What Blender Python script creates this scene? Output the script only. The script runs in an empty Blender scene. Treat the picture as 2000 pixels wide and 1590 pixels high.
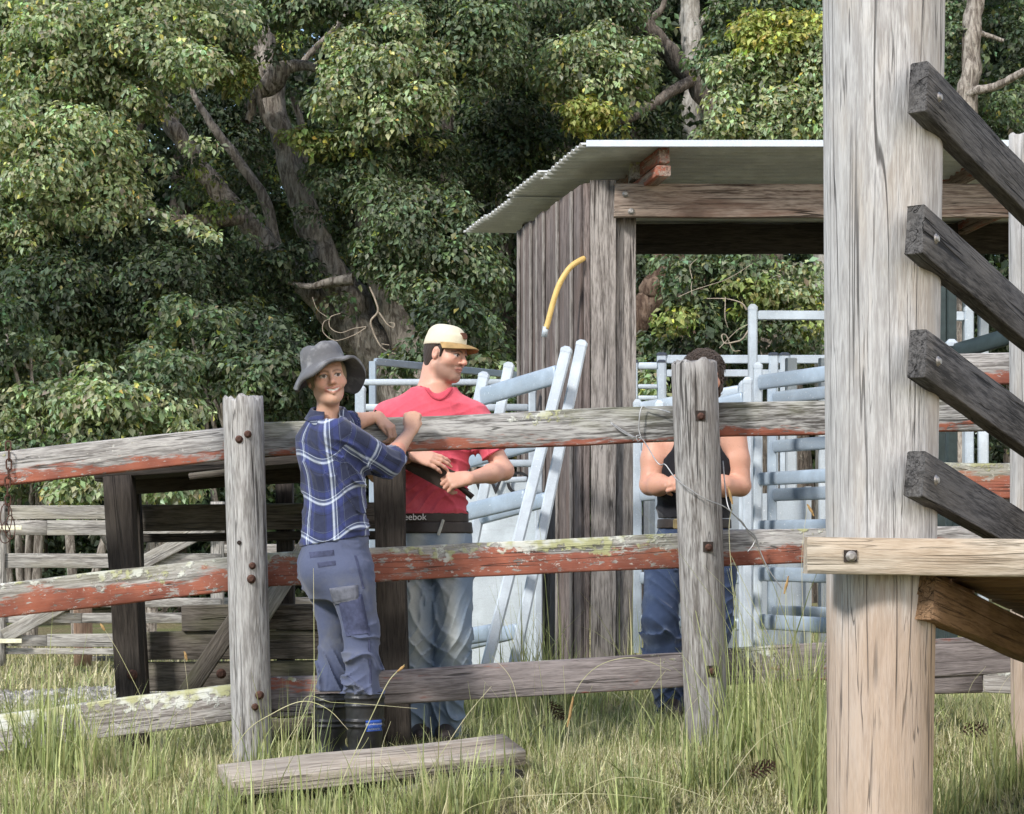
import bpy, math, random
import numpy as np
from mathutils import Vector, Matrix, noise as mnoise

# ------------------------------------------------------------------ camera, sky, sun, exposure
SC = bpy.context.scene
COL = SC.collection
H = 0.88                     # eye height of the crouching photographer
F = 4000.0                   # focal length in pixels of the 2000 px wide photograph
HORIZON = 1080.0
cam_d = bpy.data.cameras.new('camera')
cam = bpy.data.objects.new('camera', cam_d); COL.objects.link(cam)
cam.location = (0, 0, H); cam.rotation_euler = (math.pi / 2, 0, 0)
cam_d.sensor_width = 36; cam_d.lens = 36 * F / 2000
cam_d.shift_y = (HORIZON - 795) / 2000
cam_d.clip_end = 500; cam_d.clip_start = 0.05
SC.camera = cam

SUN = Vector((-0.62, -0.62, 0.62)).normalized()       # direction towards the sun
w = bpy.data.worlds.new('World'); SC.world = w; w.use_nodes = True
wn = w.node_tree
sky = wn.nodes.new('ShaderNodeTexSky'); sky.sky_type = 'NISHITA'; sky.sun_disc = False
sky.sun_elevation = math.asin(SUN.z); sky.sun_rotation = math.atan2(-SUN.x, SUN.y)
sky.air_density = 1.0; sky.dust_density = 1.6; sky.ozone_density = 1.0
bg = wn.nodes['Background']; bg.inputs[1].default_value = 0.15
wn.links.new(sky.outputs[0], bg.inputs[0])
sun_d = bpy.data.lights.new('sun', 'SUN'); sun_d.energy = 3.0; sun_d.angle = math.radians(9)
sun_d.color = (1.0, 0.965, 0.92)
sun_o = bpy.data.objects.new('sun', sun_d); COL.objects.link(sun_o)
sun_o.rotation_euler = SUN.to_track_quat('Z', 'Y').to_euler(); sun_o.location = (-20, -20, 20)
SC.view_settings.view_transform = 'Standard'; SC.view_settings.look = 'None'
SC.view_settings.exposure = 0.66; SC.view_settings.gamma = 1.0
SC.view_settings.use_curve_mapping = False
SC.render.engine = 'CYCLES'
SC.cycles.use_denoising = True; SC.cycles.use_adaptive_sampling = True; SC.cycles.adaptive_threshold = 0.02
SC.cycles.max_bounces = 6; SC.cycles.diffuse_bounces = 3; SC.cycles.glossy_bounces = 3
SC.cycles.transmission_bounces = 4; SC.cycles.transparent_max_bounces = 8
SC.cycles.caustics_reflective = False; SC.cycles.caustics_refractive = False

R = np.random.default_rng(7)
rnd = random.Random(11)

def at(px, py, Y):
    """a point Y metres in front of the lens, from its place in the photograph"""
    return Vector(((px - 1000) / F * Y, Y, H + (HORIZON - py) / F * Y))

def gz(x, y):
    """height of the ground"""
    x = np.asarray(x, float); y = np.asarray(y, float)
    xs = np.clip(x, -4, 4)
    z = 0.032 * (xs + 0.7) + 0.018 * np.sin(x * 1.3 + 0.6 * y) + 0.012 * np.sin(y * 1.9 - x * 2.3)
    z = z + 0.02 * np.clip(y - 18, 0, 100) - 0.13 * np.clip(7.9 - y, 0, 3.5)
    return z

# ------------------------------------------------------------------ objects
def tag(o, label, cat, group=None):
    o['label'] = label; o['category'] = cat
    if group: o['group'] = group
    return o

def thing(name, label, cat, loc=(0, 0, 0), group=None):
    o = bpy.data.objects.new(name, None); COL.objects.link(o)
    o.location = loc; o.empty_display_size = 0.1
    return tag(o, label, cat, group)

def world_of(o):
    m = Matrix.Translation(o.location) if o.type == 'EMPTY' else o.matrix_basis.copy()
    return (world_of(o.parent) @ o.matrix_basis) if o.parent else o.matrix_basis.copy()

def link(name, me, mat, parent=None, mw=None):
    """one mesh object at world matrix mw under its parent"""
    o = bpy.data.objects.new(name, me); COL.objects.link(o)
    if mat is not None and not me.materials: me.materials.append(mat)
    mw = mw if mw is not None else Matrix.Identity(4)
    if parent is not None:
        o.parent = parent
        o.matrix_basis = world_of(parent).inverted() @ mw
    else:
        o.matrix_basis = mw
    return o

def mesh_np(name, V, Fq, smooth=True, attrs=None):
    """mesh from numpy: V (n,3); Fq (m,k) with one k"""
    me = bpy.data.meshes.new(name)
    V = np.ascontiguousarray(V, np.float32); Fq = np.ascontiguousarray(Fq, np.int32)
    m, k = Fq.shape
    me.vertices.add(len(V)); me.vertices.foreach_set('co', V.ravel())
    me.loops.add(m * k); me.loops.foreach_set('vertex_index', Fq.ravel())
    me.polygons.add(m)
    me.polygons.foreach_set('loop_start', np.arange(0, m * k, k, dtype=np.int32))
    me.polygons.foreach_set('use_smooth', np.full(m, smooth, bool))
    for an, (kind, data) in (attrs or {}).items():
        a = me.attributes.new(an, kind, 'POINT')
        a.data.foreach_set('color' if kind == 'FLOAT_COLOR' else ('vector' if kind in ('FLOAT_VECTOR', 'FLOAT2') else 'value'),
                           np.ascontiguousarray(data, np.float32).ravel())
    me.update(calc_edges=True)
    return me

def mesh_py(name, V, Fs, smooth=False):
    me = bpy.data.meshes.new(name); me.from_pydata([tuple(v) for v in V], [], Fs)
    if smooth:
        me.polygons.foreach_set('use_smooth', np.full(len(me.polygons), True, bool))
    me.update(); return me

def loft(name, rings, caps=True, closed=True, smooth=True, cap_smooth=False):
    """rings: (n_stations, n_ring, 3)"""
    rings = np.asarray(rings, float); n, k, _ = rings.shape
    V = rings.reshape(-1, 3); Fs = []
    kk = k if closed else k - 1
    for i in range(n - 1):
        for j in range(kk):
            j2 = (j + 1) % k
            Fs.append((i * k + j, i * k + j2, (i + 1) * k + j2, (i + 1) * k + j))
    nf = len(Fs)
    if caps and closed:
        Fs.append(tuple(range(k - 1, -1, -1))); Fs.append(tuple((n - 1) * k + j for j in range(k)))
    me = mesh_py(name, V, Fs, smooth)
    if smooth and caps and closed and not cap_smooth:
        me.polygons[nf].use_smooth = False; me.polygons[nf + 1].use_smooth = False
    return me

def frame(p0, p1, up=(0, 0, 1)):
    """local X along p0->p1, local Z as near up as can be; origin in the middle"""
    p0 = Vector(p0); p1 = Vector(p1); x = (p1 - p0); L = x.length; x.normalize()
    up = Vector(up); y = up.cross(x)
    if y.length < 1e-4: y = Vector((0, 1, 0))
    y.normalize(); z = x.cross(y)
    m = Matrix((x, y, z)).transposed().to_4x4(); m.translation = (p0 + p1) / 2
    return m, L

def rrect(w, h, r, seg=3):
    """rounded rectangle outline in (y,z)"""
    pts = []
    for cx, cy, a0 in ((w / 2 - r, h / 2 - r, 0), (-w / 2 + r, h / 2 - r, 90), (-w / 2 + r, -h / 2 + r, 180), (w / 2 - r, -h / 2 + r, 270)):
        for i in range(seg + 1):
            a = math.radians(a0 + 90 * i / seg); pts.append((cx + r * math.cos(a), cy + r * math.sin(a)))
    return np.array(pts)

def lnoise(x, seed, f=1.0):
    return mnoise.noise(Vector((x * f + seed * 13.7, seed * 7.3, seed * 3.1)))

SEED = [0]
def timber(name, p0, p1, th, h, mat, parent, rough=0.004, bev=0.006, step=0.12, up=(0, 0, 1), sag=0.0, taper=0.0):
    """a sawn timber from p0 to p1: th thick (local Y), h high (local Z), hand-worn edges"""
    SEED[0] += 1; sd = SEED[0]
    m, L = frame(p0, p1, up)
    n = max(3, int(L / step) + 1); rings = []
    base = rrect(th, h, min(bev, th * .45, h * .45), 2)
    for i in range(n):
        t = i / (n - 1); x = (t - 0.5) * L
        hs = 1 + taper * (t - .5)
        ring = []
        for j, (y, z) in enumerate(base):
            e = rough * lnoise(x * 3.0 + j * .21, sd + j * .07)
            zz = z * hs + (rough * 1.6 * lnoise(x * 2.2, sd + (5 if z > 0 else 9)))
            ring.append((x + (rough * 1.5 * lnoise(j * .9, sd) if i in (0, n - 1) else 0), y + (e if y > 0 else -e) + sag * 0, zz - sag * math.sin(math.pi * t)))
        rings.append(ring)
    me = loft(name, rings)
    return link(name, me, mat, parent, m)

def log_post(name, base, top, r0, r1, mat, parent, k=30, n=26, wob=0.03, jag=0.02, grooves=0.012, flat=None, oval=1.0):
    """a round, weathered post; local Z along its length, local origin at the base"""
    SEED[0] += 1; sd = SEED[0]
    base = Vector(base); top = Vector(top); ax = top - base; L = ax.length; ax.normalize()
    y = ax.cross(Vector((1, 0, 0))).normalized(); x = y.cross(ax)
    m = Matrix((x, y, ax)).transposed().to_4x4(); m.translation = base
    rings = []
    for i in range(n + 3):
        t = min(1.0, i / n)
        r = r0 + (r1 - r0) * t; ring = []
        inset = 1.0 if i <= n else (0.86 if i == n + 1 else 0.45)
        for j in range(k):
            a = 2 * math.pi * j / k
            ca, sa = math.cos(a), math.sin(a)
            rr = r * (1 + wob * mnoise.noise(Vector((ca * 1.1, sa * 1.1, t * L * 0.9 + sd * 9.1)))
                      + grooves / max(r, .01) * min(0, mnoise.noise(Vector((ca * 5.5, sa * 5.5, t * L * .25 + sd * 5.7))) + .15))
            z = t * L
            if i >= n - 1:
                z += jag * (mnoise.noise(Vector((ca * 3.2 * inset, sa * 3.2 * inset, sd * 4.4))) + .35 * mnoise.noise(Vector((ca * 9 * inset, sa * 9 * inset, sd * 2.4))))
            if i == n: rr *= 0.985
            if i > n: z += 0.006 - (0.0 if i == n + 1 else 0.004)
            ring.append((ca * rr * inset * oval, sa * rr * inset, z))
        rings.append(ring)
    me = loft(name, rings, smooth=True, cap_smooth=True)
    return link(name, me, mat, parent, m)

def box_me(name, sx, sy, sz, bev=0.0):
    if bev <= 0:
        V = [(x * sx / 2, y * sy / 2, z * sz / 2) for x in (-1, 1) for y in (-1, 1) for z in (-1, 1)]
        return mesh_py(name, V, [(0, 1, 3, 2), (4, 6, 7, 5), (0, 4, 5, 1), (2, 3, 7, 6), (0, 2, 6, 4), (1, 5, 7, 3)])
    o = rrect(sy, sz, bev, 2); i_ = rrect(sy - 2 * bev, sz - 2 * bev, bev * .3, 2)
    rings = [[(-sx / 2, a, b) for a, b in i_], [(-sx / 2 + bev, a, b) for a, b in o], [(sx / 2 - bev, a, b) for a, b in o], [(sx / 2, a, b) for a, b in i_]]
    return loft(name, rings, smooth=False)

def tube_me(name, pts, radii, k=8, caps=True, smooth=True, rot0=None):
    """tube along a polyline (world or local points)"""
    pts = [Vector(p) for p in pts]; n = len(pts)
    if not hasattr(radii, '__len__'): radii = [radii] * n
    rings = []; prev = None
    for i, p in enumerate(pts):
        t = (pts[min(i + 1, n - 1)] - pts[max(i - 1, 0)])
        t.normalize()
        if prev is None:
            u = t.cross(Vector((0.13, 0.2, 1)));
            if u.length < 1e-3: u = t.cross(Vector((1, 0, 0)))
        else:
            u = prev - t * prev.dot(t)
        u.normalize(); prev = u; v = t.cross(u)
        rings.append([tuple(p + (u * math.cos(2 * math.pi * j / k) + v * math.sin(2 * math.pi * j / k)) * radii[i]) for j in range(k)])
    return loft(name, rings, caps=caps, smooth=smooth)

def smooth_path(pts, n):
    """Catmull-Rom through pts (any dimension)"""
    P = np.array(pts, float); m = len(P)
    P = np.vstack([2 * P[0] - P[1], P, 2 * P[-1] - P[-2]])
    out = []
    for s in np.linspace(0, m - 1 - 1e-9, n):
        i = int(s); t = s - i; p0, p1, p2, p3 = P[i:i + 4]
        out.append(0.5 * ((2 * p1) + (-p0 + p2) * t + (2 * p0 - 5 * p1 + 4 * p2 - p3) * t * t + (-p0 + 3 * p1 - 3 * p2 + p3) * t ** 3))
    return np.array(out)

def bolt(parent, p, r=0.012, mat=None, square=None, nrm=(0, -1, 0), name='bolt', proud=0.008):
    """a bolt head with its washer at p, facing nrm; optional square recess plate behind it"""
    z = Vector(nrm).normalized(); x = z.cross(Vector((0, 0, 1))).normalized(); y = z.cross(x)
    m = Matrix((x, y, z)).transposed().to_4x4(); m.translation = Vector(p)
    rings = []
    prof = [(1.5, -0.004), (1.5, 0.002), (1.0, 0.003), (1.0, proud), (.75, proud + .003)]
    for s, h in prof:
        kk = 12
        rings.append([(math.cos(2 * math.pi * j / kk) * r * s, math.sin(2 * math.pi * j / kk) * r * s, h) for j in range(kk)])
    o = link(name, loft(name, rings), mat, parent, m)
    return o

# ------------------------------------------------------------------ shader helper
class G:
    def __init__(self, name):
        self.mat = bpy.data.materials.new(name); self.mat.use_nodes = True
        self.nt = self.mat.node_tree; self.nt.nodes.clear()
        self.out = self.nt.nodes.new('ShaderNodeOutputMaterial')
    def n(self, t, ins=None, **props):
        nd = self.nt.nodes.new('ShaderNode' + t)
        for k, v in props.items(): setattr(nd, k, v)
        for k, v in (ins or {}).items():
            s = nd.inputs[k]
            if isinstance(v, bpy.types.NodeSocket): self.nt.links.new(v, s)
            else:
                if hasattr(s.default_value, '__len__') and len(s.default_value) == 4 and len(v) == 3: v = (*v, 1)
                s.default_value = v
        return nd
    def coord(self, which='Object'): return self.n('TexCoord').outputs[which]
    def m(self, op, a, b=0.0, c=0.0, clamp=False):
        nd = self.n('Math', operation=op, use_clamp=clamp)
        for i, v in enumerate((a, b, c)):
            if isinstance(v, bpy.types.NodeSocket): self.nt.links.new(v, nd.inputs[i])
            else: nd.inputs[i].default_value = v
        return nd.outputs[0]
    def map(self, vec, scale=(1, 1, 1), loc=(0, 0, 0), rot=(0, 0, 0)):
        return self.n('Mapping', {'Vector': vec, 'Scale': scale, 'Location': loc, 'Rotation': rot}).outputs[0]
    def noise(self, vec, scale=5.0, detail=4.0, rough=0.55, dist=0.0):
        return self.n('TexNoise', {'Vector': vec, 'Scale': scale, 'Detail': detail, 'Roughness': rough, 'Distortion': dist}).outputs[0]
    def vor(self, vec, scale=5.0, feature='F1'):
        return self.n('TexVoronoi', {'Vector': vec, 'Scale': scale}, feature=feature).outputs[0]
    def ramp(self, fac, stops, interp='LINEAR'):
        nd = self.n('ValToRGB', {'Fac': fac}); cr = nd.color_ramp; cr.interpolation = interp
        while len(cr.elements) > 1: cr.elements.remove(cr.elements[-1])
        for i, (p, c) in enumerate(stops):
            e = cr.elements[0] if i == 0 else cr.elements.new(p)
            e.position = p; e.color = (*c, 1) if len(c) == 3 else c
        return nd.outputs[0]
    def ss(self, x, a, b):
        """smoothstep from a to b"""
        return self.n('MapRange', {'Value': x, 'From Min': a, 'From Max': b}, interpolation_type='SMOOTHSTEP').outputs[0]
    def mix(self, fac, a, b, blend='MIX'):
        nd = self.n('Mix', data_type='RGBA', blend_type=blend)
        for i, v in ((0, fac), (6, a), (7, b)):
            if isinstance(v, bpy.types.NodeSocket): self.nt.links.new(v, nd.inputs[i])
            else: nd.inputs[i].default_value = v if i == 0 else ((*v, 1) if len(v) == 3 else v)
        return nd.outputs[2]
    def bump(self, h, strength=0.5, dist=0.01, normal=None):
        ins = {'Height': h, 'Strength': strength, 'Distance': dist}
        if normal is not None: ins['Normal'] = normal
        return self.n('Bump', ins).outputs[0]
    def bsdf(self, color, rough=0.8, metal=0.0, normal=None, spec=0.5, **kw):
        ins = {'Base Color': color, 'Roughness': rough, 'Metallic': metal, 'Specular IOR Level': spec}
        ins.update(kw)
        if normal is not None: ins['Normal'] = normal
        return self.n('BsdfPrincipled', ins).outputs[0]
    def done(self, sh):
        self.nt.links.new(sh, self.out.inputs[0]); return self.mat
    def rand(self): return self.n('ObjectInfo').outputs['Random']
    def attr(self, name, out='Color'): return self.n('Attribute', attribute_name=name).outputs[out]

def grain_coord(g, axis):
    co = g.coord('Object')
    if axis == 'Z':
        s = g.n('SeparateXYZ', {0: co})
        co = g.n('CombineXYZ', {0: s.outputs[2], 1: s.outputs[0], 2: s.outputs[1]}).outputs[0]
    r = g.m('MULTIPLY', g.rand(), 53.0)
    off = g.n('CombineXYZ', {0: r, 1: r, 2: r}).outputs[0]
    return co, g.n('VectorMath', {0: co, 1: off}, operation='ADD').outputs[0]

def wood(name, axis='X', dark=(.10, .085, .075), light=(.42, .40, .37), tint=None, tint_amt=.5, red=None, hh=.07, lichen=0.0,
         crack=1.0, fine=1.0, white=0.0, bump=1.0, contrast=1.0, green=0.0, crack_scale=1.0, fresh=None):
    """weathered timber: grain runs along the local axis; red = (amount, how much it keeps to the lower edge)"""
    g = G(name); co, v = grain_coord(g, axis)
    broad = g.noise(g.map(v, (1.6, 15, 15)), 1.0, 4, .62, .4)
    mid = g.noise(g.map(v, (6.0, 62, 62)), 1.0, 4, .65, .5)
    fin = g.noise(g.map(v, (17.0, 190, 190)), 1.0, 2, .6, .3)
    patch = g.noise(g.map(v, (.9, 3.0, 3.0)), 1.3, 3, .55)
    t = g.m('ADD', g.m('MULTIPLY', broad, .30), g.m('ADD', g.m('MULTIPLY', mid, .42), g.m('MULTIPLY', fin, .28 * fine)))
    t = g.ss(t, .49 - .03 * (1 - fine) - .12 / contrast, .49 - .03 * (1 - fine) + .12 / contrast)
    c = g.mix(t, dark, light)
    pl = g.ss(patch, .35, .68)
    c = g.mix(g.m('MULTIPLY', pl, .45), c, tuple(x * .62 for x in light))
    if tint:
        p2 = g.noise(g.map(v, (1.1, 6, 6), (3, 7, 1)), 1.0, 4, .6, .5)
        c = g.mix(g.m('MULTIPLY', g.ss(p2, .47, .68), tint_amt), c, tint)
    if fresh:                                     # less weathered below this height, where the beam keeps the rain off
        sz = g.n('SeparateXYZ', {0: co}); zz = sz.outputs[0]
        fm = g.m('SUBTRACT', 1.0, g.ss(g.m('ADD', zz, g.m('MULTIPLY', broad, .5)), fresh[0], fresh[0] + .35))
        c = g.mix(g.m('MULTIPLY', fm, g.m('ADD', .35, g.m('MULTIPLY', mid, .5))), c, fresh[1])
    # checks that run with the grain
    cn = g.noise(g.map(v, (.38 * crack_scale, 19 * crack_scale, 19 * crack_scale), (5, 2, 9)), 1.0, 2, .5, .35)
    cr = g.m('SUBTRACT', 1.0, g.ss(g.m('ABSOLUTE', g.m('SUBTRACT', cn, .5)), .003, .016))
    brk = g.ss(g.noise(g.map(v, (1.6, 9, 9), (1, 4, 4)), 1.0, 2), .42, .62)
    cn2 = g.noise(g.map(v, (1.5, 44, 44), (2, 8, 3)), 1.0, 2, .5, .3)
    cr2 = g.m('MULTIPLY', g.m('SUBTRACT', 1.0, g.ss(g.m('ABSOLUTE', g.m('SUBTRACT', cn2, .5)), .004, .022)), g.ss(broad, .50, .62))
    cr = g.m('MULTIPLY', g.m('ADD', g.m('MULTIPLY', cr, brk), g.m('MULTIPLY', cr2, .8)), crack, clamp=True)
    hgt = g.m('ADD', g.m('MULTIPLY', mid, .5), g.m('MULTIPLY', fin, .5))
    s = g.n('SeparateXYZ', {0: co})
    zrel = g.m('DIVIDE', s.outputs[2], hh) if axis == 'X' else None
    paint = None
    if red:
        amt, low = red
        n1 = g.noise(g.map(v, (1.5, 7, 7), (2, 2, 5)), 1.0, 6, .68, .3)
        n2 = g.noise(g.map(v, (5, 24, 24), (8, 1, 5)), 1.0, 4, .7)
        k = g.m('ADD', g.m('MULTIPLY', n1, 1.25), g.m('MULTIPLY', n2, .90))
        k = g.m('SUBTRACT', k, g.m('MULTIPLY', zrel, low))
        paint = g.ss(k, 1.32 - amt, 1.47 - amt)
        chips = g.ss(g.noise(g.map(v, (16, 46, 46), (4, 4, 4)), 1.0, 4, .7), .565, .61)
        paint = g.m('MULTIPLY', paint, g.m('SUBTRACT', 1.0, g.m('MULTIPLY', chips, .9)))
        rc = g.mix(g.ss(g.noise(v, 7, 4), .3, .7), (.20, .050, .030), (.36, .105, .058))
        rc = g.mix(g.m('MULTIPLY', fin, .22), rc, (.34, .2, .15))
        c = g.mix(g.m('MULTIPLY', paint, .94), c, rc)
    c = g.mix(g.m('MULTIPLY', cr, .85), c, tuple(x * .22 for x in dark))
    if white > 0:
        wn_ = g.ss(g.noise(g.map(v, (20, 34, 34)), 1.0, 5, .75), .66 - .1 * white, .72 - .06 * white)
        c = g.mix(g.m('MULTIPLY', wn_, .8), c, (.58, .57, .52))
    if lichen > 0:
        big = g.noise(g.map(v, (2.2, 5, 5), (9, 9, 2)), 1.0, 3, .6)
        l1 = g.noise(g.map(v, (30, 38, 38)), 1.0, 4, .65)
        top = g.m('MULTIPLY', zrel, .13) if zrel is not None else 0.0
        k = g.m('ADD', g.m('ADD', g.m('MULTIPLY', big, .9), g.m('MULTIPLY', l1, .55)), top)
        lm = g.ss(k, .98 - .22 * lichen, 1.05 - .22 * lichen)
        lc = g.mix(g.ss(g.noise(v, 11, 3), .42, .58), (.60, .61, .55), (.40, .40, .20))
        c = g.mix(g.m('MULTIPLY', lm, .85), c, lc)
        hgt = g.m('ADD', hgt, g.m('MULTIPLY', lm, .8))
    if green > 0:
        gm = g.ss(g.m('ADD', g.noise(g.map(v, (2, 4, 4), (1, 3, 2)), 1.0, 4), g.m('MULTIPLY', zrel, .14) if zrel is not None else 0.0), .5, .72)
        c = g.mix(g.m('MULTIPLY', gm, green), c, (.20, .21, .10))
    hgt = g.m('SUBTRACT', hgt, g.m('MULTIPLY', cr, 1.6))
    if paint is not None: hgt = g.m('ADD', g.m('MULTIPLY', hgt, g.m('SUBTRACT', 1.0, g.m('MULTIPLY', paint, .7))), g.m('MULTIPLY', paint, .5))
    nm = g.bump(hgt, .75 * bump, .006)
    return g.done(g.bsdf(c, .88, normal=nm, spec=.25))

def plain(name, col, rough=.6, metal=0.0, var=.25, scale=30.0, bump=.2, spec=.4, dist=.003):
    g = G(name); co = g.coord('Object')
    n1 = g.noise(co, scale, 4); n2 = g.noise(co, scale * .18, 3)
    t = g.m('ADD', g.m('MULTIPLY', n1, .5), g.m('MULTIPLY', n2, .5))
    c = g.mix(g.ss(t, .3, .7), tuple(x * (1 - var) for x in col), tuple(min(1, x * (1 + var)) for x in col))
    return g.done(g.bsdf(c, rough, metal, g.bump(n1, bump, dist), spec))

def galv(name, col=(.60, .645, .69), metal=.45, dirty=.3):
    metal *= .4
    g = G(name); co = g.coord('Object')
    r = g.m('MULTIPLY', g.rand(), 31.0); v = g.n('VectorMath', {0: co, 1: g.n('CombineXYZ', {0: r, 1: r, 2: r}).outputs[0]}, operation='ADD').outputs[0]
    sp = g.vor(v, 130); n2 = g.noise(v, 6, 4); n3 = g.noise(g.map(v, (9, 70, 70)), 1.0, 4, .7)
    c = g.mix(g.m('MULTIPLY', sp, .8), col, tuple(x * .82 for x in col))
    c = g.mix(g.ss(n2, .45, .75), c, tuple(min(1, x * 1.18) for x in col))
    spots = g.ss(g.noise(v, 75, 3, .6), .66, .70)
    c = g.mix(g.m('MULTIPLY', spots, .7), c, (.75, .77, .78))
    c = g.mix(g.m('MULTIPLY', g.ss(n3, .5, .72), dirty), c, (.40, .42, .44))
    rg = g.m('ADD', .34, g.m('MULTIPLY', n2, .25))
    return g.done(g.bsdf(c, rg, metal, g.bump(n3, .12, .002), .5))
# ------------------------------------------------------------------ materials for the yards
M = {}
M['post'] = wood('grey_post_wood', 'Z', (.13, .118, .108), (.50, .487, .47), tint=(.27, .245, .22), tint_amt=.3, crack=1.0, contrast=1.15)
M['post2'] = wood('grey_post_wood_dark', 'Z', (.10, .088, .08), (.40, .387, .37), tint=(.22, .19, .165), tint_amt=.35, crack=1.0, contrast=1.2)
M['bigpost'] = wood('pale_pole_wood', 'Z', (.27, .255, .245), (.55, .54, .53), tint=(.42, .35, .27), tint_amt=.35, crack=1.0, contrast=1.0, fine=.9, crack_scale=.75, fresh=(.95, (.41, .275, .175)))
M['rail_grey'] = wood('weathered_rail', 'X', (.075, .068, .062), (.44, .43, .41), red=(.0, .44), lichen=.22, contrast=1.5, green=.35)
M['rail_red'] = wood('red_painted_rail', 'X', (.13, .115, .10), (.44, .42, .39), red=(.40, .30), lichen=.78, white=.7, contrast=1.3, green=.25)
M['rail_red2'] = wood('faded_red_rail', 'X', (.11, .10, .092), (.47, .45, .43), red=(.19, .36), lichen=.42, white=.5, contrast=1.3)
M['rail_lichen'] = wood('lichen_rail', 'X', (.14, .12, .105), (.46, .43, .40), red=(-.25, .2), lichen=.95, white=.7, contrast=1.2)
M['rail_low'] = wood('purple_grey_rail', 'X', (.12, .10, .095), (.31, .27, .26), red=(.10, .0), lichen=.22, contrast=1.0)
M['dark'] = wood('dark_shaded_wood', 'X', (.016, .014, .012), (.07, .06, .05), crack=.7, contrast=1.0)  # near black: deep shade in the crush is put into the wood colour
M['darkz'] = wood('dark_shaded_post', 'X', (.016, .013, .011), (.06, .05, .042), crack=.7, contrast=1.0)  # crush posts, with the same shade put into their colour
M['darkgrey'] = wood('dark_brown_board', 'X', (.045, .038, .03), (.16, .14, .12), crack=.7, green=.25, contrast=1.2)
M['gate'] = wood('pale_gate_board', 'X', (.16, .145, .13), (.46, .44, .40), tint=(.36, .33, .25), lichen=.2, contrast=1.2)
M['gatez'] = wood('pale_gate_post', 'X', (.16, .145, .13), (.46, .44, .40), contrast=1.2)
M['orange'] = wood('reddish_new_post', 'X', (.34, .20, .13), (.62, .42, .30), crack=.5)
M['ramp'] = wood('charcoal_rail', 'X', (.022, .021, .021), (.115, .110, .108), crack=1.0, contrast=1.3, tint=(.14, .13, .12), tint_amt=.4)
M['beam'] = wood('tan_beam', 'X', (.28, .23, .17), (.55, .48, .39), tint=(.36, .25, .16), tint_amt=.4, crack=.6, contrast=1.0)
M['joist'] = wood('brown_joist', 'X', (.10, .055, .028), (.26, .16, .09), crack=.8)
M['shed'] = wood('brown_grey_slab', 'X', (.06, .047, .043), (.235, .195, .18), tint=(.125, .085, .07), tint_amt=.6, crack=.8, contrast=1.2)
M['shedgrey'] = wood('grey_slab', 'X', (.11, .095, .085), (.34, .31, .285), crack=.9, contrast=1.3)
M['shedbeam'] = wood('stained_beam', 'X', (.09, .06, .045), (.40, .32, .26), tint=(.15, .085, .06), tint_amt=.75, crack=1.0, contrast=1.2)
M['rafter'] = wood('red_rafter', 'X', (.13, .08, .06), (.38, .30, .25), red=(.30, .0), white=.4)
M['step'] = wood('step_plank', 'X', (.24, .20, .16), (.50, .44, .37), tint=(.33, .26, .19), crack=.9, contrast=1.1)
M['rust'] = plain('rusty_steel', (.085, .042, .03), .8, .3, .5, 90, .4)
M['boltgrey'] = plain('dull_bolt', (.34, .32, .30), .5, .6, .3, 90, .3)
M['recess'] = plain('recess_shade', (.03, .022, .018), .9)  # nothing is hollowed out: dark blocks and a disc carry the shade as colour
M['galv'] = galv('galvanised_steel', (.44, .50, .555))
M['galvw'] = galv('pale_galvanised_steel', (.50, .555, .60), .35, .25)
M['galvb'] = galv('blue_grey_galvanised_steel', (.36, .43, .50), .5, .4)
M['greensteel'] = plain('dark_green_steel', (.035, .05, .05), .45, .3)
M['sheet'] = galv('galvanised_sheet', (.60, .66, .69), .3, .35)
M['roof'] = galv('roof_iron', (.62, .62, .60), .15, .5)
M['fascia'] = galv('roof_edge_iron', (.60, .66, .72), .2, .05)
M['cap'] = plain('dark_plastic_cap', (.05, .06, .08), .5)
M['ink'] = plain('black_paint', (.02, .02, .022), .7)
M['hose'] = plain('yellow_hose', (.62, .43, .15), .5, 0, .2, 20, .1)
M['wire'] = plain('grey_wire', (.40, .40, .40), .45, .6, .2, 60, .1)
M['hinge'] = plain('cream_hinge', (.75, .72, .52), .5, .1)

# ------------------------------------------------------------------ ground
def ground():
    xs = np.concatenate([np.linspace(-80, -7, 20), np.linspace(-6.5, 6.5, 131), np.linspace(7, 80, 20)])
    ys = np.concatenate([np.linspace(-30, 4, 12), np.linspace(4.5, 20, 156), np.linspace(21, 220, 30)])
    X, Y = np.meshgrid(xs, ys); Z = gz(X, Y)
    Z = Z + 0.012 * R.standard_normal(Z.shape) * ((np.abs(X) < 6.6) & (Y > 4) & (Y < 20.5))
    V = np.stack([X, Y, Z], -1).reshape(-1, 3); nx = len(xs); ny = len(ys)
    i, j = np.meshgrid(np.arange(ny - 1), np.arange(nx - 1), indexing='ij')
    a = (i * nx + j).ravel(); Fq = np.stack([a, a + 1, a + nx + 1, a + nx], -1)
    g = G('soil_and_thatch'); co = g.coord('Object')
    n1 = g.noise(co, 1.6, 6, .6); n2 = g.noise(co, 26, 5, .7); n3 = g.noise(co, 90, 3)
    c = g.mix(g.ss(n2, .35, .7), (.13, .105, .065), (.34, .30, .17))
    c = g.mix(g.ss(n1, .4, .66), c, (.15, .17, .07))
    c = g.mix(g.m('MULTIPLY', g.ss(n3, .55, .8), .5), c, (.44, .39, .24))
    mat = g.done(g.bsdf(c, .95, normal=g.bump(n2, .8, .03), spec=.1))
    o = link('ground', mesh_np('ground', V, Fq), mat); o['kind'] = 'structure'
ground()

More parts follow.
